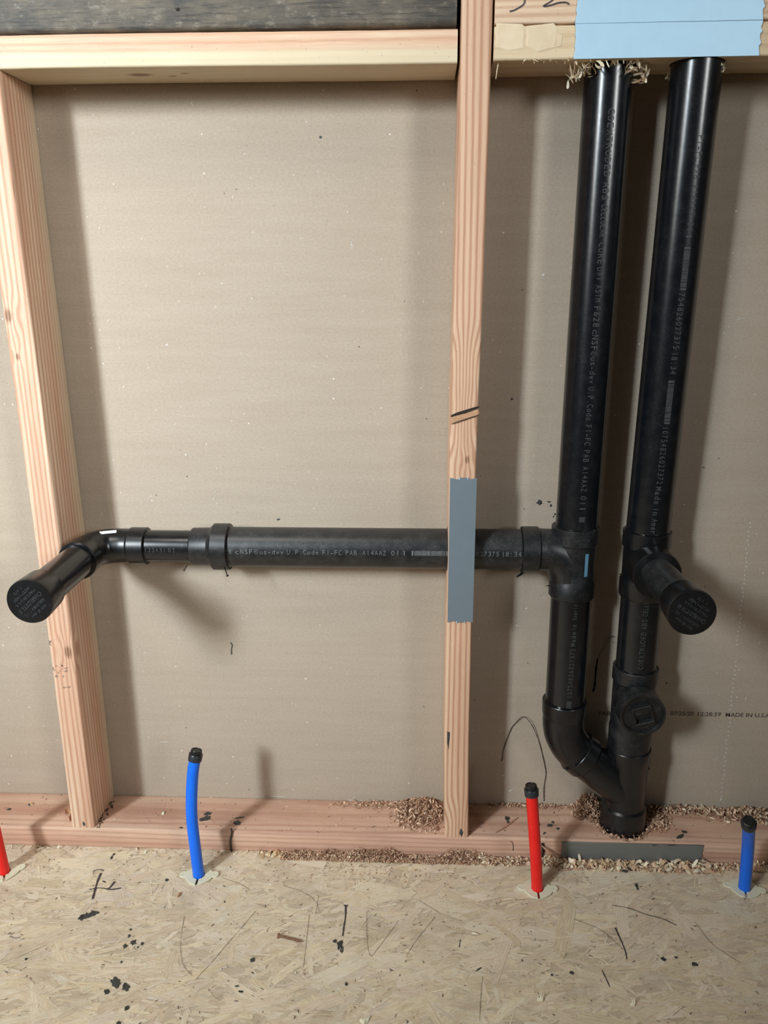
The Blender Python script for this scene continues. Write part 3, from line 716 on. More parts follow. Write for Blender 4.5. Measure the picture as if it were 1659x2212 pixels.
# printed lines on the pipes
def words_v(defs, P, a, rad, h, X, face_az, down=True):
    """defs: (text, row of first letter, row of last letter) -> distance along the pipe axis"""
    P = Vector(P); a = Vector(a).normalized(); out = []
    for s, y0, y1, *az in defs:
        z0 = at(X, y0, -.045 - rad).z; z1 = at(X, y1, -.045 - rad).z
        me = bar_mesh(len(s) + int(y0)) if s.startswith('|') else mono(s, .010 if s in ('NSF', 'Made', 'in', 'America') else -.002)
        out.append((me, (z0 - P.z) / a.z, (z1 - P.z) / a.z, az[0] if az else 0))
    face = Vector((math.sin(face_az), -math.cos(face_az), 0))
    return wrap_words(out, P, a, face, rad, h)
part('printed_text', words_v([('COEXTRUDED', 235, 382), ('ABS', 394, 432), ('CELLULAR', 442, 512), ('CORE', 524, 570), ('DWV', 578, 606), ('ASTM', 616, 652), ('F628', 662, 706), ('c', 712, 722), ('NSF', 724, 756), ('®', 758, 770), ('us-dwv', 772, 828), ('U.P.Code', 836, 908), ('F1-FC', 918, 962), ('PAB', 972, 998), ('A14AAZ', 1008, 1062), ('01', 1072, 1088), ('1', 1098, 1100.5), ('|', 1117, 1128)],
     along(TL0, TL1, .535), -uL, R2, .0082, 1270, math.radians(2)), M_['ink'], vL, False)
part('printed_text', words_v([('F1-FC', 295, 350, .10), ('PAB', 358, 388, .10), ('A14AAZ', 400, 466, .08), ('01', 480, 497, .06), ('1', 509, 512, .05), ('|||', 533, 626, .04), ('754826027375', 632, 752, .02), ('18:34', 762, 806, .0), ('||||', 820, 914, -.03), ('10754826027372', 922, 1044, -.06), ('Made', 1050, 1088, -.08), ('in', 1098, 1112, -.09), ('America', 1120, 1178, -.1)],
     along(TR0, TR1, .530), -uR, .0310, .0082, 1450, math.radians(4)), M_['ink'], vR, False)
part('printed_text', words_v([('||', 1538, 1515), ('10754826027372', 1506, 1402), ('Made', 1396, 1366), ('in', 1360, 1350), ('America', 1340, 1300)], V3(LX, .235), (0, 0, 1), R2, .0075, 1235, math.radians(2)), M_['ink'], lo, False)
part('printed_text', words_v([('COEXTRUDED', 1446, 1366), ('ABS', 1360, 1338), ('CELLULAR', 1331, 1280)], V3(RX, .300), (0, 0, 1), R2, .0075, 1385, math.radians(-2)), M_['ink'], rp, False)
def words_h(defs, P, rad, h, row, el_):
    P = Vector(P); out = []
    for s, x0, x1 in defs:
        me = bar_mesh(7 + int(x0)) if s.startswith('|') else mono(s, .014 if s == 'NSF' else -.002)
        out.append((me, at(x0, row, -.045 - rad).x - P.x, at(x1, row, -.045 - rad).x - P.x, 0))
    return wrap_words(out, P, X_, Vector((0, -math.cos(el_), -math.sin(el_))), rad, h)
part('printed_text', words_h([('F628', 470, 500), ('c', 509, 516), ('NSF', 519, 545), ('®', 548, 558), ('us-dwv', 561, 612), ('U.P.Code', 620, 688), ('F1-FC', 697, 738), ('PAB', 747, 771), ('A14AAZ', 783, 834), ('01', 845, 860), ('1', 872, 874.5), ('|||', 889, 968), ('754826027375', 976, 1078), ('18:34', 1086, 1126)],
     V3(-.330, .5105), R2, .0072, 1198, math.radians(-5)), M_['ink_light'], hz, False)
part('printed_text', words_h([('PAB', 284, 306), ('122A31', 314, 356), ('02', 363, 378)], V3(-.47, .5105), R15, .0062, 1190, math.radians(-4)), M_['ink_faint'], sp, False)
# paper remnants on fittings
def wrap_patch(P, a, face, rad, u0, u1, v0, v1, off=.0004):
    P = Vector(P); a = Vector(a).normalized(); e1 = Vector(face); e1 = (e1 - a * e1.dot(a)).normalized(); e2 = e1.cross(a); bm = bmesh.new(); g = []
    for i in range(5):
        row = []
        for j in range(5):
            u = u0 + (u1 - u0) * i / 4; ph = (v0 + (v1 - v0) * j / 4) / rad
            row.append(bm.verts.new(P + a * u + (e1 * math.cos(ph) + e2 * math.sin(ph)) * (rad + off)))
        g.append(row)
    for i in range(4):
        for j in range(4): bm.faces.new((g[i][j], g[i + 1][j], g[i + 1][j + 1], g[i][j + 1]))
    return bm
part('paper_label', wrap_patch(V3(LX, 0), (0, 0, 1), (.46, -1, 0), .0318, .4790, .5140, -.0028, .0028), M_['cyan'], tee)
bm = wrap_patch(V3(-.506, .5105, -.0455), (-.93, -.36, 0), (-.1, -.42, 1), .0263, -.004, .020, -.0035, .0035, .0006); part('paper_label', bm, M_['white'], el)
# raised marks moulded on the tee collar
part('raised_lettering', wrap_words([(text_verts('CHARLOTTE ®', .01), .030, .0665, .05)], V3(LX - .05, .5355) * 1, (1, 0, 0), (0, -1, 0), 9.0, .0034) if False else
     plane_words([('CHARLOTTE', V3(LX - .010, .5345, -.0796), .025, .0034, .01, .02), ('U.S.A.', V3(LX + .000, .5290, -.0796), .012, .0026, .01, .02)], Z_, X_, -Y_), M_['emboss'], tee, False)
# cement drips below the reducer, blobs at joints
def drip(fit, pts, r, ball=0, mat='glue'):
    bm = bmesh.new(); P = spline(pts, 5); n = len(P); sweep(bm, P, [r * (1 - .5 * i / n) + (ball * math.exp(-((n - 1 - i) / 2.0) ** 2)) for i in range(n)], 8)
    part('cement_drip', bm, M_[mat], fit)
drip(red, [at(485, 1225, -.076), at(489, 1238, -.079), at(492, 1245, -.080)], .0009, .0017)
drip(red, [at(404, 1221, -.066), at(400, 1228, -.068), at(397, 1232, -.068)], .0008, .0016)
drip(tee, [at(1130, 1236, -.060), at(1124, 1241, -.062), at(1116, 1246, -.063)], .0022)
drip(tee, [at(1192, 1268, -.050), at(1186, 1265, -.052), at(1180, 1266, -.052)], .0012)
drip(tee, [at(1200, 1110, -.05), at(1197, 1113, -.052), at(1195, 1118, -.052)], .0012)
drip(st, [at(1353, 1212, -.05), at(1350, 1235, -.054), at(1347, 1241, -.054), at(1338, 1240, -.054)], .0016)
drip(wy, [at(1398, 1640, -.045), at(1401, 1655, -.045), at(1402, 1662, -.045)], .0010, .0008)

# ================================================================ PEX STUBS WITH FLOOR ESCUTCHEONS
def escutcheon_loops():
    pts = []; n = 120; g = .0019
    def rad(t):
        r = .0212 + .0010 * math.cos(4 * t + .8)
        for c in (0.06, math.pi - .06):
            cd_ = .0240; cr = .0064; d = t - c; q = cr * cr - (cd_ * math.sin(d)) ** 2
            if q > 0 and math.cos(d) > 0: r = max(r, cd_ * math.cos(d) + math.sqrt(q))
        return r
    a0 = -math.pi / 2 + .10; outer = []
    for i in range(n + 1):
        t = a0 + (2 * math.pi - .20) * i / n; r = rad(t)
        outer.append((r * math.cos(t), r * math.sin(t) * .95))
    rin = .0096; inner = []
    b0 = math.asin(g / rin)
    for i in range(41):
        t = -math.pi / 2 - b0 - (2 * math.pi - 2 * b0) * i / 40; k = 1 + (.05 if i % 4 < 2 else -.03)
        inner.append((rin * k * math.cos(t), rin * k * math.sin(t)))
    loops = [outer + inner]
    for s in (-1, 1):
        loops.append([(s * .0247 + .0014 * math.cos(2 * math.pi * k / 12), .0014 + .0014 * math.sin(2 * math.pi * k / 12)) for k in range(12)])
    return loops
ESC = flat_shape(escutcheon_loops(), .0011, .0005)
def pex(name, base, path, mat, label, rot=0, tiltx=0, extra=0):
    base = Vector(base); t = empty(name, base, label, 'water pipe', 'capped water pipes rising through the floor')
    P = spline([base + Vector(p) for p in path], 7); bm = bmesh.new(); sweep(bm, P, .0088, 28)
    part('tube', bm, mat, t)
    d = (P[-1] - P[-3]).normalized(); e = P[-1]
    bm = bmesh.new(); lathe(bm, e - d * .0100, d, [(0, .0092), (.0004, .0104), (.0105, .0107), (.0112, .0103), (.0112, .004)], 32); part('crimp_ring', bm, M_['cap'], t)
    bm = bmesh.new(); lathe(bm, e + d * .0002, d, [(0, .0080), (.0062, .0086), (.0072, .0082), (.0074, .0072), (.0064, .0064), (.0064, .001)], 32); part('plug', bm, M_['plug'], t)
    me = ESC.copy(); me.transform(Matrix.Translation((base.x, base.y, .0022)) @ Matrix.Rotation(rot, 4, 'Z') @ Matrix.Rotation(tiltx, 4, 'X'))
    for p in me.polygons: p.use_smooth = False
    link('escutcheon', me, M_['nylon'], t)
    bm = bmesh.new(); slab(bm, [base + Vector((.0108 * math.cos(k * math.pi / 9), .0108 * math.sin(k * math.pi / 9), .0009)) for k in range(18)], Z_, .0002)
    slab(bm, [base + Vector(v) for v in ((-.0016, -.0185, .0009), (.0016, -.0185, .0009), (.0016, -.008, .0009), (-.0016, -.008, .0009))], Z_, .0002); part('floor_hole', bm, M_['hole'] if extra == 0 else M_['darkred'], t, False)
M_['darkred'] = plain('dark_red_hole', (.16, .01, .008), .7)
pb = on(430, 1893); pex('pex_pipe', pb, [(0, 0, -.006), (-.0035, .004, .045), (-.0075, .012, .105), (-.0045, .022, .165), (.0015, .028, .2000)], M_['blue'], 'taller blue water pipe with black end cap, between the two studs', .05)
pr = on(1161, 1922); pex('pex_pipe', pr, [(0, 0, -.006), (-.004, .004, .05), (-.009, .010, .105), (-.0145, .017, .165)], M_['red'], 'red water pipe with dark end cap right of the middle stud', -.02, 0, 1)
p3_ = on(1608, 1921); pex('pex_pipe', p3_, [(0, 0, -.006), (-.004, -.004, .050), (-.012, -.016, .100), (-.026, -.040, .1480)], M_['blue'], 'blue water pipe at the right edge, bent towards the room', -.22)
p4_ = on(10, 1886); pex('pex_pipe', p4_, [(0, 0, -.006), (-.006, .004, .05), (-.013, .010, .105), (-.020, .017, .165)], M_['red'], 'red water pipe cut off by the left picture edge', .45)

# ================================================================ DEBRIS
def add_strips(n, sampler, size, tones, seed, curl=1.0, flatness=.5):
    rr = random.Random(seed); V = []; F = []; cols = []
    for i in range(n):
        p = sampler(rr); ln = rr.uniform(*size[0]); wd = rr.uniform(*size[1]); th = rr.uniform(0, 2 * math.pi); k = rr.gauss(0, 1) * curl
        pitch = rr.gauss(0, flatness); roll = rr.gauss(0, flatness * 1.4)
        d = Vector((math.cos(th) * math.cos(pitch), math.sin(th) * math.cos(pitch), math.sin(pitch)))
        s = d.cross(Z_).normalized(); up = s.cross(d); s2 = s * math.cos(roll) + up * math.sin(roll); up2 = d.cross(s2) * -1
        b = len(V); m = 4; ang = -k * .5; pos = Vector(p) - d * ln / 2
        for j in range(m + 1):
            ww = wd * (.55 if j in (0, m) else 1) * rr.uniform(.8, 1.1)
            V.append(pos + s2 * ww / 2); V.append(pos - s2 * ww / 2)
            pos = pos + (d * math.cos(ang) + up2 * math.sin(ang)) * (ln / m); ang += k / m
        t = rr.choice(tones); kk = rr.uniform(.8, 1.15)
        for j in range(m): F.append((b + 2 * j, b + 2 * j + 1, b + 2 * j + 3, b + 2 * j + 2)); cols.append([c * kk for c in t])
    return V, F, cols
def strip_obj(name, parts_, parent=None, label=None, cat=None, zmin=0.0, origin=None):
    V, F, cols = [], [], []
    for v, f, c in parts_:
        b = len(V); V += v; F += [tuple(i + b for i in q) for q in f]; cols += c
    for v in V: v.z = max(v.z, zmin + .0002)
    me = bpy.data.meshes.new(name); me.from_pydata([tuple(v) for v in V], [], F); me.update()
    ca_ = me.color_attributes.new('Col', 'FLOAT_COLOR', 'CORNER')
    for p in me.polygons:
        for li in p.loop_indices: ca_.data[li].color = (*cols[p.index], 1)
    org = origin or (V[0].x, V[0].y, zmin)
    o = link(name, me, M_['shav'], parent, org); o['kind'] = 'stuff'
    if label: tag(o, label, cat)
    return o
DUST = [(.60, .385, .25), (.68, .47, .325), (.50, .30, .19), (.72, .54, .385), (.38, .21, .125), (.25, .13, .08)]
PALE = [(.78, .68, .48), (.72, .58, .40), (.80, .72, .55), (.55, .38, .22)]
def ridge(px0, px1, hgt, depth, y0=-.0905):
    a, b = at(px0, 1850, -.095).x, at(px1, 1850, -.095).x
    def f(rr):
        x = rr.uniform(a, b); e = .55 + .45 * math.sin((x * 37.1) + math.sin(x * 91)); t = rr.random() ** 1.2
        return Vector((x, y0 - .001 - t * depth, (1 - t) * hgt * e * rr.random() + .001))
    return f
def blobf(c, rx, ry, hz, z0):
    def f(rr):
        while True:
            u, v = rr.gauss(0, .5), rr.gauss(0, .5)
            if u * u + v * v < 1.3: break
        y = min(c[1] + v * ry, -.001)
        return Vector((c[0] + u * rx, y, z0 + .001 + hz * max(0, 1 - u * u - v * v) * rr.random()))
    return f
# sawdust drift along the foot of the bottom plate
strip_obj('sawdust', [add_strips(5200, ridge(610, 1030, .017, .016), ((.0025, .008), (.0007, .0020)), DUST, 21, 1.2, .6),
                      add_strips(1300, ridge(1020, 1220, .009, .014), ((.004, .010), (.0014, .004)), DUST + PALE, 22, 1.4, .5),
                      add_strips(120, ridge(560, 760, .004, .010), ((.006, .014), (.003, .007)), PALE, 23, 1.3, .4),
                      add_strips(60, ridge(0, 560, .002, .006), ((.005, .014), (.001, .003)), PALE, 24, 1.3, .3),
                      add_strips(150, blobf(on(800, 1885), .25, .03, .001, 0), ((.002, .006), (.0008, .0018)), DUST + PALE, 25, 1, .2)],
          None, 'drift of orange sawdust along the foot of the bottom plate', 'sawdust')
strip_obj('wood_shavings', [add_strips(330, ridge(1215, 1560, .010, .016, -.0935), ((.006, .015), (.003, .008)), PALE + DUST[:2], 26, 2.2, .5),
                            add_strips(700, ridge(1500, 1760, .007, .014), ((.004, .010), (.0015, .004)), DUST + PALE[:2], 27, 1.5, .5),
                            add_strips(500, ridge(1200, 1560, .003, .020, -.0935), ((.003, .007), (.001, .003)), DUST, 28, 1, .4)],
          None, 'curled pale shavings on the floor before the dull grey steel plate', 'shavings')
# heaps on top of the bottom plate
strip_obj('sawdust', [add_strips(1700, blobf((-.035, -.030), .050, .045, .016, ZP), ((.003, .008), (.0014, .003)), DUST, 31, 1.3, .6),
                      add_strips(260, blobf((-.10, -.012), .09, .012, .003, ZP), ((.003, .006), (.001, .0025)), DUST, 32, 1, .4)],
          None, 'small heap of sawdust against the left side of the middle stud', 'sawdust', ZP)
strip_obj('wood_shavings', [add_strips(1300, blobf((.240, -.018), .026, .022, .034, ZP), ((.003, .010), (.0010, .0028)), DUST, 33, 1.4, .7),
                            add_strips(620, blobf((.40, -.010), .10, .012, .009, ZP), ((.003, .010), (.0010, .0032)), DUST + PALE[:1], 34, 1.5, .6),
                            add_strips(520, blobf((.345, -.035), .028, .030, .009, ZP), ((.003, .010), (.0010, .0032)), DUST, 35, 1.5, .6),
                            add_strips(260, blobf((.15, -.006), .09, .006, .003, ZP), ((.003, .008), (.001, .003)), DUST, 36, 1.2, .5),
                            add_strips(560, blobf((.50, -.020), .06, .018, .012, ZP), ((.004, .013), (.0012, .0042)), DUST + PALE[:2], 37, 1.6, .6),
                            add_strips(300, lambda rr: (lambda t: Vector((.2915 + math.cos(t) * rr.uniform(.037, .048), min(-.045 + math.sin(t) * rr.uniform(.037, .048), -.001), ZP + rr.uniform(0, .006))))(rr.uniform(0, 6.283)), ((.003, .008), (.001, .003)), DUST, 38, 1.4, .6)],
          None, 'reddish shavings heaped round the foot of the right upright pipe', 'shavings', ZP)
o = strip_obj('loose_dust', [add_strips(420, lambda rr: Vector((rr.uniform(-.75, .55), rr.uniform(-.086, -.002), ZP + .0005)), ((.0015, .005), (.0006, .0016)), DUST + [(.08, .05, .035), (.7, .6, .45)], 39, .6, .15)], bp_, zmin=ZP)
o = strip_obj('loose_dust', [add_strips(1500, lambda rr: Vector((rr.uniform(-.8, .6), rr.uniform(-.45, -.095), .0012)), ((.0012, .006), (.0004, .0013)), [(.75, .66, .5), (.2, .14, .09), (.55, .4, .26), (.85, .8, .68), (.06, .045, .035)], 40, .6, .12)], floor, zmin=.0008)
# torn fibres hanging at the drilled holes of the header
rr = random.Random(44); pr_ = []
def fib(px, py, n, rx, rz, y0, y1, seed, size=((.008, .020), (.0010, .0045))):
    c = at(px, py, (y0 + y1) / 2)
    return add_strips(n, lambda r: Vector((c.x + r.uniform(-rx, rx), r.uniform(y0, y1), min(c.z + r.uniform(-rz, rz), ZH + .001))), size, PALE[:3] + [(.5, .33, .19)], seed, 1.3, 1.0)
o = strip_obj('torn_fibre', [fib(1255, 150, 26, .014, .008, -.085, -.060, 45), fib(1242, 165, 14, .010, .008, -.075, -.055, 46), fib(1275, 140, 14, .010, .005, -.088, -.07, 47),
                             fib(1372, 143, 16, .008, .006, -.084, -.060, 48), fib(1386, 158, 16, .006, .010, -.070, -.050, 49), fib(1330, 132, 18, .02, .002, -.088, -.08, 50),
                             fib(1556, 142, 10, .004, .006, -.08, -.06, 51), fib(1446, 160, 5, .002, .004, -.05, -.04, 52), fib(1200, 118, 22, .05, .0015, -.089, -.085, 53, ((.004, .01), (.0006, .0016)))], hr, zmin=1.1)
bm = bmesh.new(); sweep(bm, [at(1078, 128, -.08), at(1074, 150, -.08), at(1071, 171, -.08)], [.0009, .0007, .0004], 6); part('splinter', bm, M_['chip'], hr)

# black cement spots on the bottom plate (top z=ZP, front y=-.089)
rr = random.Random(60); bm = bmesh.new()
for px, py, rx, ry, an in ((445, 1768, .010, .007, .5), (449, 1758, .007, .006, .5), (512, 1778, .007, .006, 0), (518, 1766, .008, .0022, .3), (391, 1788, .003, .002, 0), (1155, 1780, .009, .0055, 0), (1188, 1783, .006, .004, .3), (1194, 1776, .003, .003, 0), (1205, 1790, .003, .003, 0), (1176, 1800, .004, .002, .8), (1161, 1806, .002, .002, 0),
                           (1095, 1768, .005, .006, 0), (1098, 1776, .003, .004, 0), (1470, 1806, .009, .0035, .7), (1478, 1797, .004, .004, .5), (1412, 1826, .003, .0012, 0), (1450, 1826, .006, .0012, 0), (20, 1748, .004, .003, 0), (65, 1738, .004, .003, 0)):
    slab(bm, blob_verts(rr, on(px, py, ZP + .0002), X_, Y_, rx, ry, 15, .4, an), Z_, .0005)
part_each('cement_spot', bm, M_['splat'], bp_); bm = bmesh.new()
for k in range(42):                                      # grit beside the left stud's foot
    t = rr.random(); slab(bm, blob_verts(rr, on(212 + 32 * t + rr.uniform(-5, 5), 1785 - 52 * t + rr.uniform(-4, 4), ZP + .0002), X_, Y_, rr.uniform(.0006, .0022), rr.uniform(.0006, .0018), 8, .5), Z_, .0006)
part('grit', bm, M_['splat'], bp_, False)['kind'] = 'stuff'
bm = bmesh.new()
for pts, wdt in (([(500, 1790), (501, 1800), (498, 1815), (499, 1830), (501, 1843)], .0032), ([(1172, 1822), (1173, 1838), (1170, 1852)], .0048)):
    P = [at(x, y, -.0903) for x, y in pts]; sweep(bm, spline(P, 4), wdt / 2, 8)
part_each('cement_run', bm, M_['glue'], bp_)
bm = bmesh.new(); ribbon(bm, [at(x, y, -.0898) for x, y in ((1102, 1817), (1107, 1820), (1109, 1830), (1108, 1838))], .0009, Y_); part('pencil_mark', bm, M_['marker'], bp_, False)
# long splinter and orange torn fibre beside the left stud
M_['torn'] = mottled('orange_torn_wood', (.42, .20, .10), (.60, .34, .19), .75, 120)
bm = bmesh.new(); rr = random.Random(61)
for c, n_ in (((-.6235, -.036, ZP), 8), ((-.618, -.060, ZP), 6), ((-.633, -.048, ZP), 4)):
    for k in range(n_):
        b0 = Vector(c) + Vector((rr.uniform(-.004, .006), rr.uniform(-.012, .012), 0)); d = Vector((rr.uniform(-.7, .4), rr.uniform(-.5, .5), rr.uniform(.5, 1.4))).normalized() * rr.uniform(.006, .020)
        s = Vector((rr.uniform(-1, 1), rr.uniform(-1, 1), .2)).normalized() * rr.uniform(.003, .007)
        b0.x = min(b0.x, -.6125); vs_ = [b0 - s, b0 + s, b0 + s * .8 + d * .7, b0 + d, b0 - s * .7 + d * .6]
        for v in vs_: v.z = max(v.z, ZP + .0003); v.x = min(v.x, -.6104)
        bm.faces.new([bm.verts.new(v) for v in vs_])
torn = link('torn_wood', finish(bm, False), M_['torn'], None, (-.62, -.05, ZP)); tag(torn, 'tuft of torn orange wood at the foot of the left stud', 'wood scrap')
def splinter(name, a, b, r, label, mat='chip'):
    a, b = Vector(a), Vector(b); bm = bmesh.new(); d = (b - a); e = d.cross(Z_).normalized()
    P = [a + d * t + e * (.0012 * math.sin(t * 5)) + Z_ * r for t in (0, .2, .45, .7, .9, 1)]; sweep(bm, P, [r * .3, r, r * 1.2, r, r * .6, r * .15], 6)
    o = link(name, finish(bm, True, 40), M_[mat], None, a); tag(o, label, 'splinter'); return o
M_['red_splinter'] = mottled('reddish_splinter', (.42, .22, .14), (.56, .33, .21), .7, 100)
splinter('wood_splinter', on(1070, 1800, ZP), on(1122, 1767, ZP), .0014, 'long reddish splinter on the bottom plate left of the red pipe', 'red_splinter')
splinter('wood_splinter', at(1170, 1828, -.0935), at(1206, 1858, -.102), .0016, 'pale splinter leaning on the bottom plate right of the red pipe', 'red_splinter')
splinter('wood_splinter', at(1088, 1775, -.04) * 1, on(1102, 1785, ZP), .0006, 'thin pale sliver beside the black cement spot on the plate')

# marks on the floor
FZ = .0013
bm = bmesh.new(); rr = random.Random(70)
for px, py, rx, ry, an in ((186, 1979, .013, .0065, .15), (202, 1972, .012, .0055, .2), (176, 1982, .007, .006, 0), (270, 2044, .005, .004, 0), (288, 2036, .007, .005, .4), (279, 2022, .003, .003, 0), (282, 2008, .003, .002, 0), (307, 2038, .003, .003, 0), (298, 2046, .002, .002, 0),
                           (250, 2122, .010, .010, .8), (272, 2132, .010, .007, .5), (230, 2142, .006, .005, .8), (273, 2178, .005, .004, 0), (262, 2078, .002, .002, 0), (56, 2072, .003, .002, 0), (545, 2073, .006, .004, 0), (734, 2040, .007, .010, 0), (724, 2033, .005, .003, 0), (738, 2052, .004, .006, 0),
                           (748, 2125, .003, .003, 0), (520, 2142, .006, .0015, 0), (512, 2130, .005, .0012, .1), (1365, 1876, .014, .006, 0), (1350, 1882, .008, .004, 0), (1380, 1870, .006, .004, 0), (1375, 1916, .002, .005, .4), (1235, 2102, .005, .003, -.3), (1192, 2106, .003, .002, 0), (1433, 2072, .006, .004, 0), (1500, 2083, .007, .004, 0), (1460, 2068, .004, .002, 0), (360, 1901, .005, .003, 0), (256, 2210, .005, .003, 0), (1128, 2075, .002, .002, 0), (485, 1948, .002, .002, 0)):
    slab(bm, blob_verts(rr, on(px, py, FZ - .0002), X_, Y_, rx * .62, ry * 1.0, 15, .38, an), Z_, .0005)
part_each('cement_spot', bm, M_['splat'], floor)
bm = bmesh.new()
for pts, wdt in (([(218, 1886), (212, 1900), (207, 1915), (200, 1942)], .0032), ([(193, 1921), (215, 1918), (240, 1921), (262, 1918)], .0022), ([(248, 1904), (240, 1914), (233, 1921)], .0028), ([(202, 1881), (214, 1878), (224, 1880)], .0016), ([(222, 1903), (228, 1906)], .0022),
                 ([(743, 1956), (751, 1956)], .003), ([(747, 1957), (746, 1980), (743, 2000), (740, 2022)], .0024), ([(248, 1843), (242, 1850), (240, 1856)], .0035), ([(1374, 1908), (1378, 1922)], .0035), ([(1329, 2004), (1338, 2024), (1350, 2052), (1354, 2072)], .0022), ([(1300, 2095), (1312, 2120), (1317, 2132)], .0014),
                 ([(1322, 1955), (1360, 1962), (1395, 1975), (1430, 1984), (1462, 1999)], .0014), ([(992, 2046), (994, 2030)], .0012), ([(1030, 2094), (1040, 2090), (1028, 2098)], .0012), ([(22, 2020), (30, 2014)], .0008), ([(20, 2022), (34, 2026), (45, 2023)], .0008)):
    ribbon(bm, spline([on(x, y, FZ) for x, y in pts], 4), wdt, Z_, rr)
part_each('marker_stroke', bm, M_['marker'], floor); bm = bmesh.new()
for cx, cy in ((695, 1880), (460, 1872), (125, 1872), (975, 1886), (1262, 1890)):
    for k in range(5): q = on(cx + rr.uniform(-6, 6), cy - 9 + 5 * k, FZ); ribbon(bm, [q, q + Vector((.004, .0006, 0))], .0009, Z_)
part('stamped_print', bm, M_['stamp'], floor, False)['kind'] = 'stuff'
bm = bmesh.new()
for pts in ([(398, 1980), (390, 2030), (394, 2080), (415, 2108)], [(424, 2114), (460, 2075), (500, 2028), (552, 1968)], [(668, 1975), (661, 2040), (655, 2090)], [(792, 1968), (793, 2030), (800, 2064), (815, 2050), (860, 1990)], [(610, 1912), (650, 1925), (680, 1945), (690, 1968)], [(1070, 1950), (1110, 1944), (1160, 1942)], [(905, 1945), (930, 1960), (950, 1972)], [(1042, 2110), (1038, 2160), (1036, 2205)], [(480, 1896), (520, 1910), (540, 1922)],
            [(1500, 1990), (1540, 2040), (1600, 2080)], [(1240, 1985), (1300, 2010), (1345, 2050)], [(940, 1980), (900, 2030), (880, 2060)]):
    ribbon(bm, spline([on(x, y, FZ) for x, y in pts], 6), .0006, Z_, rr)
part_each('scratch', bm, M_['pencil'], floor)

# rusty screw on the floor
a, b = on(600, 2021, .0032), on(655, 2034, .0022); d = (b - a).normalized(); ln = (b - a).length
sc = empty('screw', (a.x, a.y, .0012), 'small rusty screw lying on the strand board', 'screw')
bm = bmesh.new(); lathe(bm, a, d, [(0, .0035), (.0008, .0040), (.0014, .0040), (.004, .0018), (.005, .0016)], 24); part('head', bm, M_['rust'], sc)
bm = bmesh.new(); prof = [(.004, .0014)]; t = .006
while t < ln - .004: prof += [(t, .0013), (t + .0007, .0020), (t + .0014, .0013)]; t += .0018
prof += [(ln, .0002)]; lathe(bm, a, d, prof, 14); part('threaded_shank', bm, M_['rust'], sc)
# crumbs and chips, each a thing
M_['cream'] = mottled('cream_chip', (.78, .74, .58), (.70, .62, .45), .6, 200)
M_['amber'] = mottled('amber_chip', (.55, .33, .16), (.62, .42, .24), .6, 200)
def chip(name, px, py, rx, ry, label, cat, mat='cream', seed=1, z=.0012, hgt=.0022, place=None):
    rr = random.Random(seed); c = place or on(px, py, z); bm = bmesh.new(); ring = blob_verts(rr, c, X_, Y_, rx, ry, 9, .45, rr.uniform(0, 3))
    lo_ = [bm.verts.new(p) for p in ring]; hi = [bm.verts.new(c + (p - c) * rr.uniform(.55, .9) + Z_ * hgt * rr.uniform(.5, 1.2)) for p in ring]; top = bm.verts.new(c + Z_ * hgt * 1.3); n = len(ring)
    for i in range(n): bm.faces.new((lo_[i], lo_[(i + 1) % n], hi[(i + 1) % n], hi[i])); bm.faces.new((hi[i], hi[(i + 1) % n], top))
    bm.faces.new(lo_[::-1]); o = link(name, finish(bm, False), M_[mat], None, c); tag(o, label, cat); return o
def scrap(name, px, py, label, seed, s=.009):
    """cream scrap with little prongs"""
    rr = random.Random(seed); c = on(px, py, .0012); bm = bmesh.new(); lathe(bm, c, (1, .1, .05), [(0, .0006), (.001, .0022), (s * .8, .0024), (s, .0008)], 8)
    for k in range(4): q = c + Vector((.002 + k * s / 5, 0, .001)); sweep(bm, [q, q + Vector((rr.uniform(-.001, .001), .002, .003)), q + Vector((rr.uniform(-.003, .003), .003, .0065))], [.0008, .0006, .0002], 6)
    o = link(name, finish(bm, True), M_['cream'], None, c); tag(o, label, 'scrap')
scrap('plastic_scrap', 1160, 2160, 'small cream pronged scrap on the floor below the red pipe', 1)
scrap('plastic_scrap', 1362, 2170, 'small cream pronged scrap on the floor, right of its twin', 2, .006)
chip('wood_chip', 788, 2205, .010, .006, 'cream wood chip at the bottom picture edge', 'wood chip', 'cream', 3)
chip('wood_chip', 568, 1843, .007, .004, 'white wood chip at the foot of the bottom plate beside an amber one', 'wood chip', 'cream', 4)
chip('wood_chip', 598, 1844, .007, .006, 'amber wood chip at the foot of the bottom plate', 'wood chip', 'amber', 5, hgt=.005)
chip('wood_chip', 645, 1846, .005, .003, 'small pale chip right of the amber wood chip', 'wood chip', 'cream', 6)
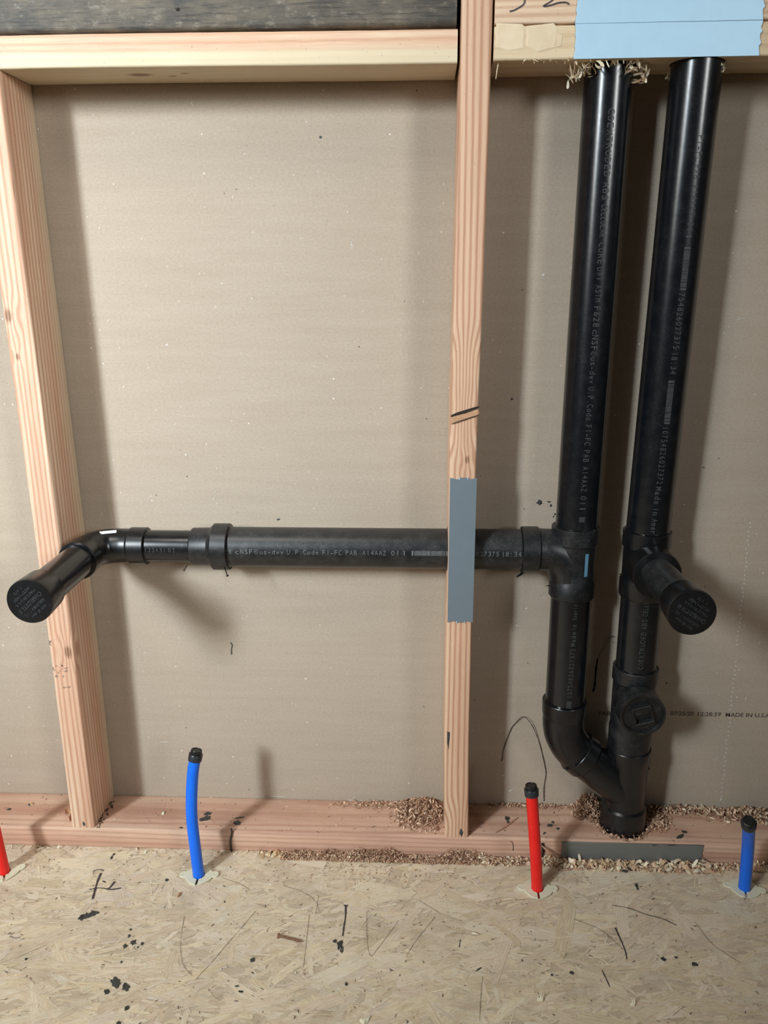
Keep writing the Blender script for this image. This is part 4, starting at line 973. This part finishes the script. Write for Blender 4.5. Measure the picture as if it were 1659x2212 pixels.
chip('wood_chip', 316, 1840, .006, .003, 'pale chip at the foot of the bottom plate, left of the taller blue pipe', 'wood chip', 'cream', 7)
chip('wood_chip', 1508, 1862, .0070, .005, 'cream chip leaning on the right end of the dull steel plate', 'wood chip', 'cream', 8, hgt=.010)
chip('wood_chip', 387, 1932, .006, .003, 'tan chip on the floor just in front of the taller blue pipe', 'wood chip', 'amber', 9)
chip('wood_chip', 452, 2034, .006, .0035, 'reddish-amber chip beside black spots on the left floor', 'wood chip', 'amber', 10, hgt=.001) if False else None
chip('wood_chip', 1026, 2017, .0016, .006, 'thin upright white sliver on the open floor', 'wood chip', 'cream', 11, hgt=.0015)
chip('wood_chip', 352, 1757, .005, .0035, 'pale curled chip on the bottom plate behind the taller blue pipe', 'wood chip', 'cream', 12, z=ZP + .0003)
chip('wood_chip', 68, 1737, .004, .004, 'round amber chip on the bottom plate left of the left stud', 'wood chip', 'amber', 13, z=ZP + .0003, hgt=.001)

# strings of dried cement hanging on the drywall
def string(name, pts, r, label):
    P = spline(pts, 8); bm = bmesh.new(); n = len(P); rr = random.Random(len(pts)); sweep(bm, P, [r * (.7 + .5 * rr.random()) for _ in P], 6)
    o = link(name, finish(bm), M_['glue'], None, P[-1]); tag(o, label, 'cement string')
yw = -.0016
string('cement_string', [at(1084, 1645, yw), at(1090, 1612, yw), at(1104, 1575, yw), at(1114, 1562, yw), at(1127, 1549, yw - .004), at(1138, 1552, yw - .005), at(1152, 1572, yw - .003), at(1165, 1605, yw), at(1176, 1650, yw), at(1179, 1672, yw), at(1175, 1700, yw), at(1175, 1730, yw)], .00055, 'thin arched black cement thread on the drywall above the red pipe')
string('cement_string', [at(1329, 1376, yw), at(1318, 1376, yw - .003), at(1304, 1400, yw - .002), at(1292, 1424, yw)], .0005, 'fine curved black thread on the drywall between the upright pipes')
string('cement_string', [at(1291, 1424, yw), at(1287, 1450, yw), at(1285, 1478, yw), at(1282, 1494, yw)], .0015, 'thick black cement string on the drywall between the upright pipes')
bpy.data.meshes.remove(ESC)
for me in GLYPH.values(): bpy.data.meshes.remove(me)
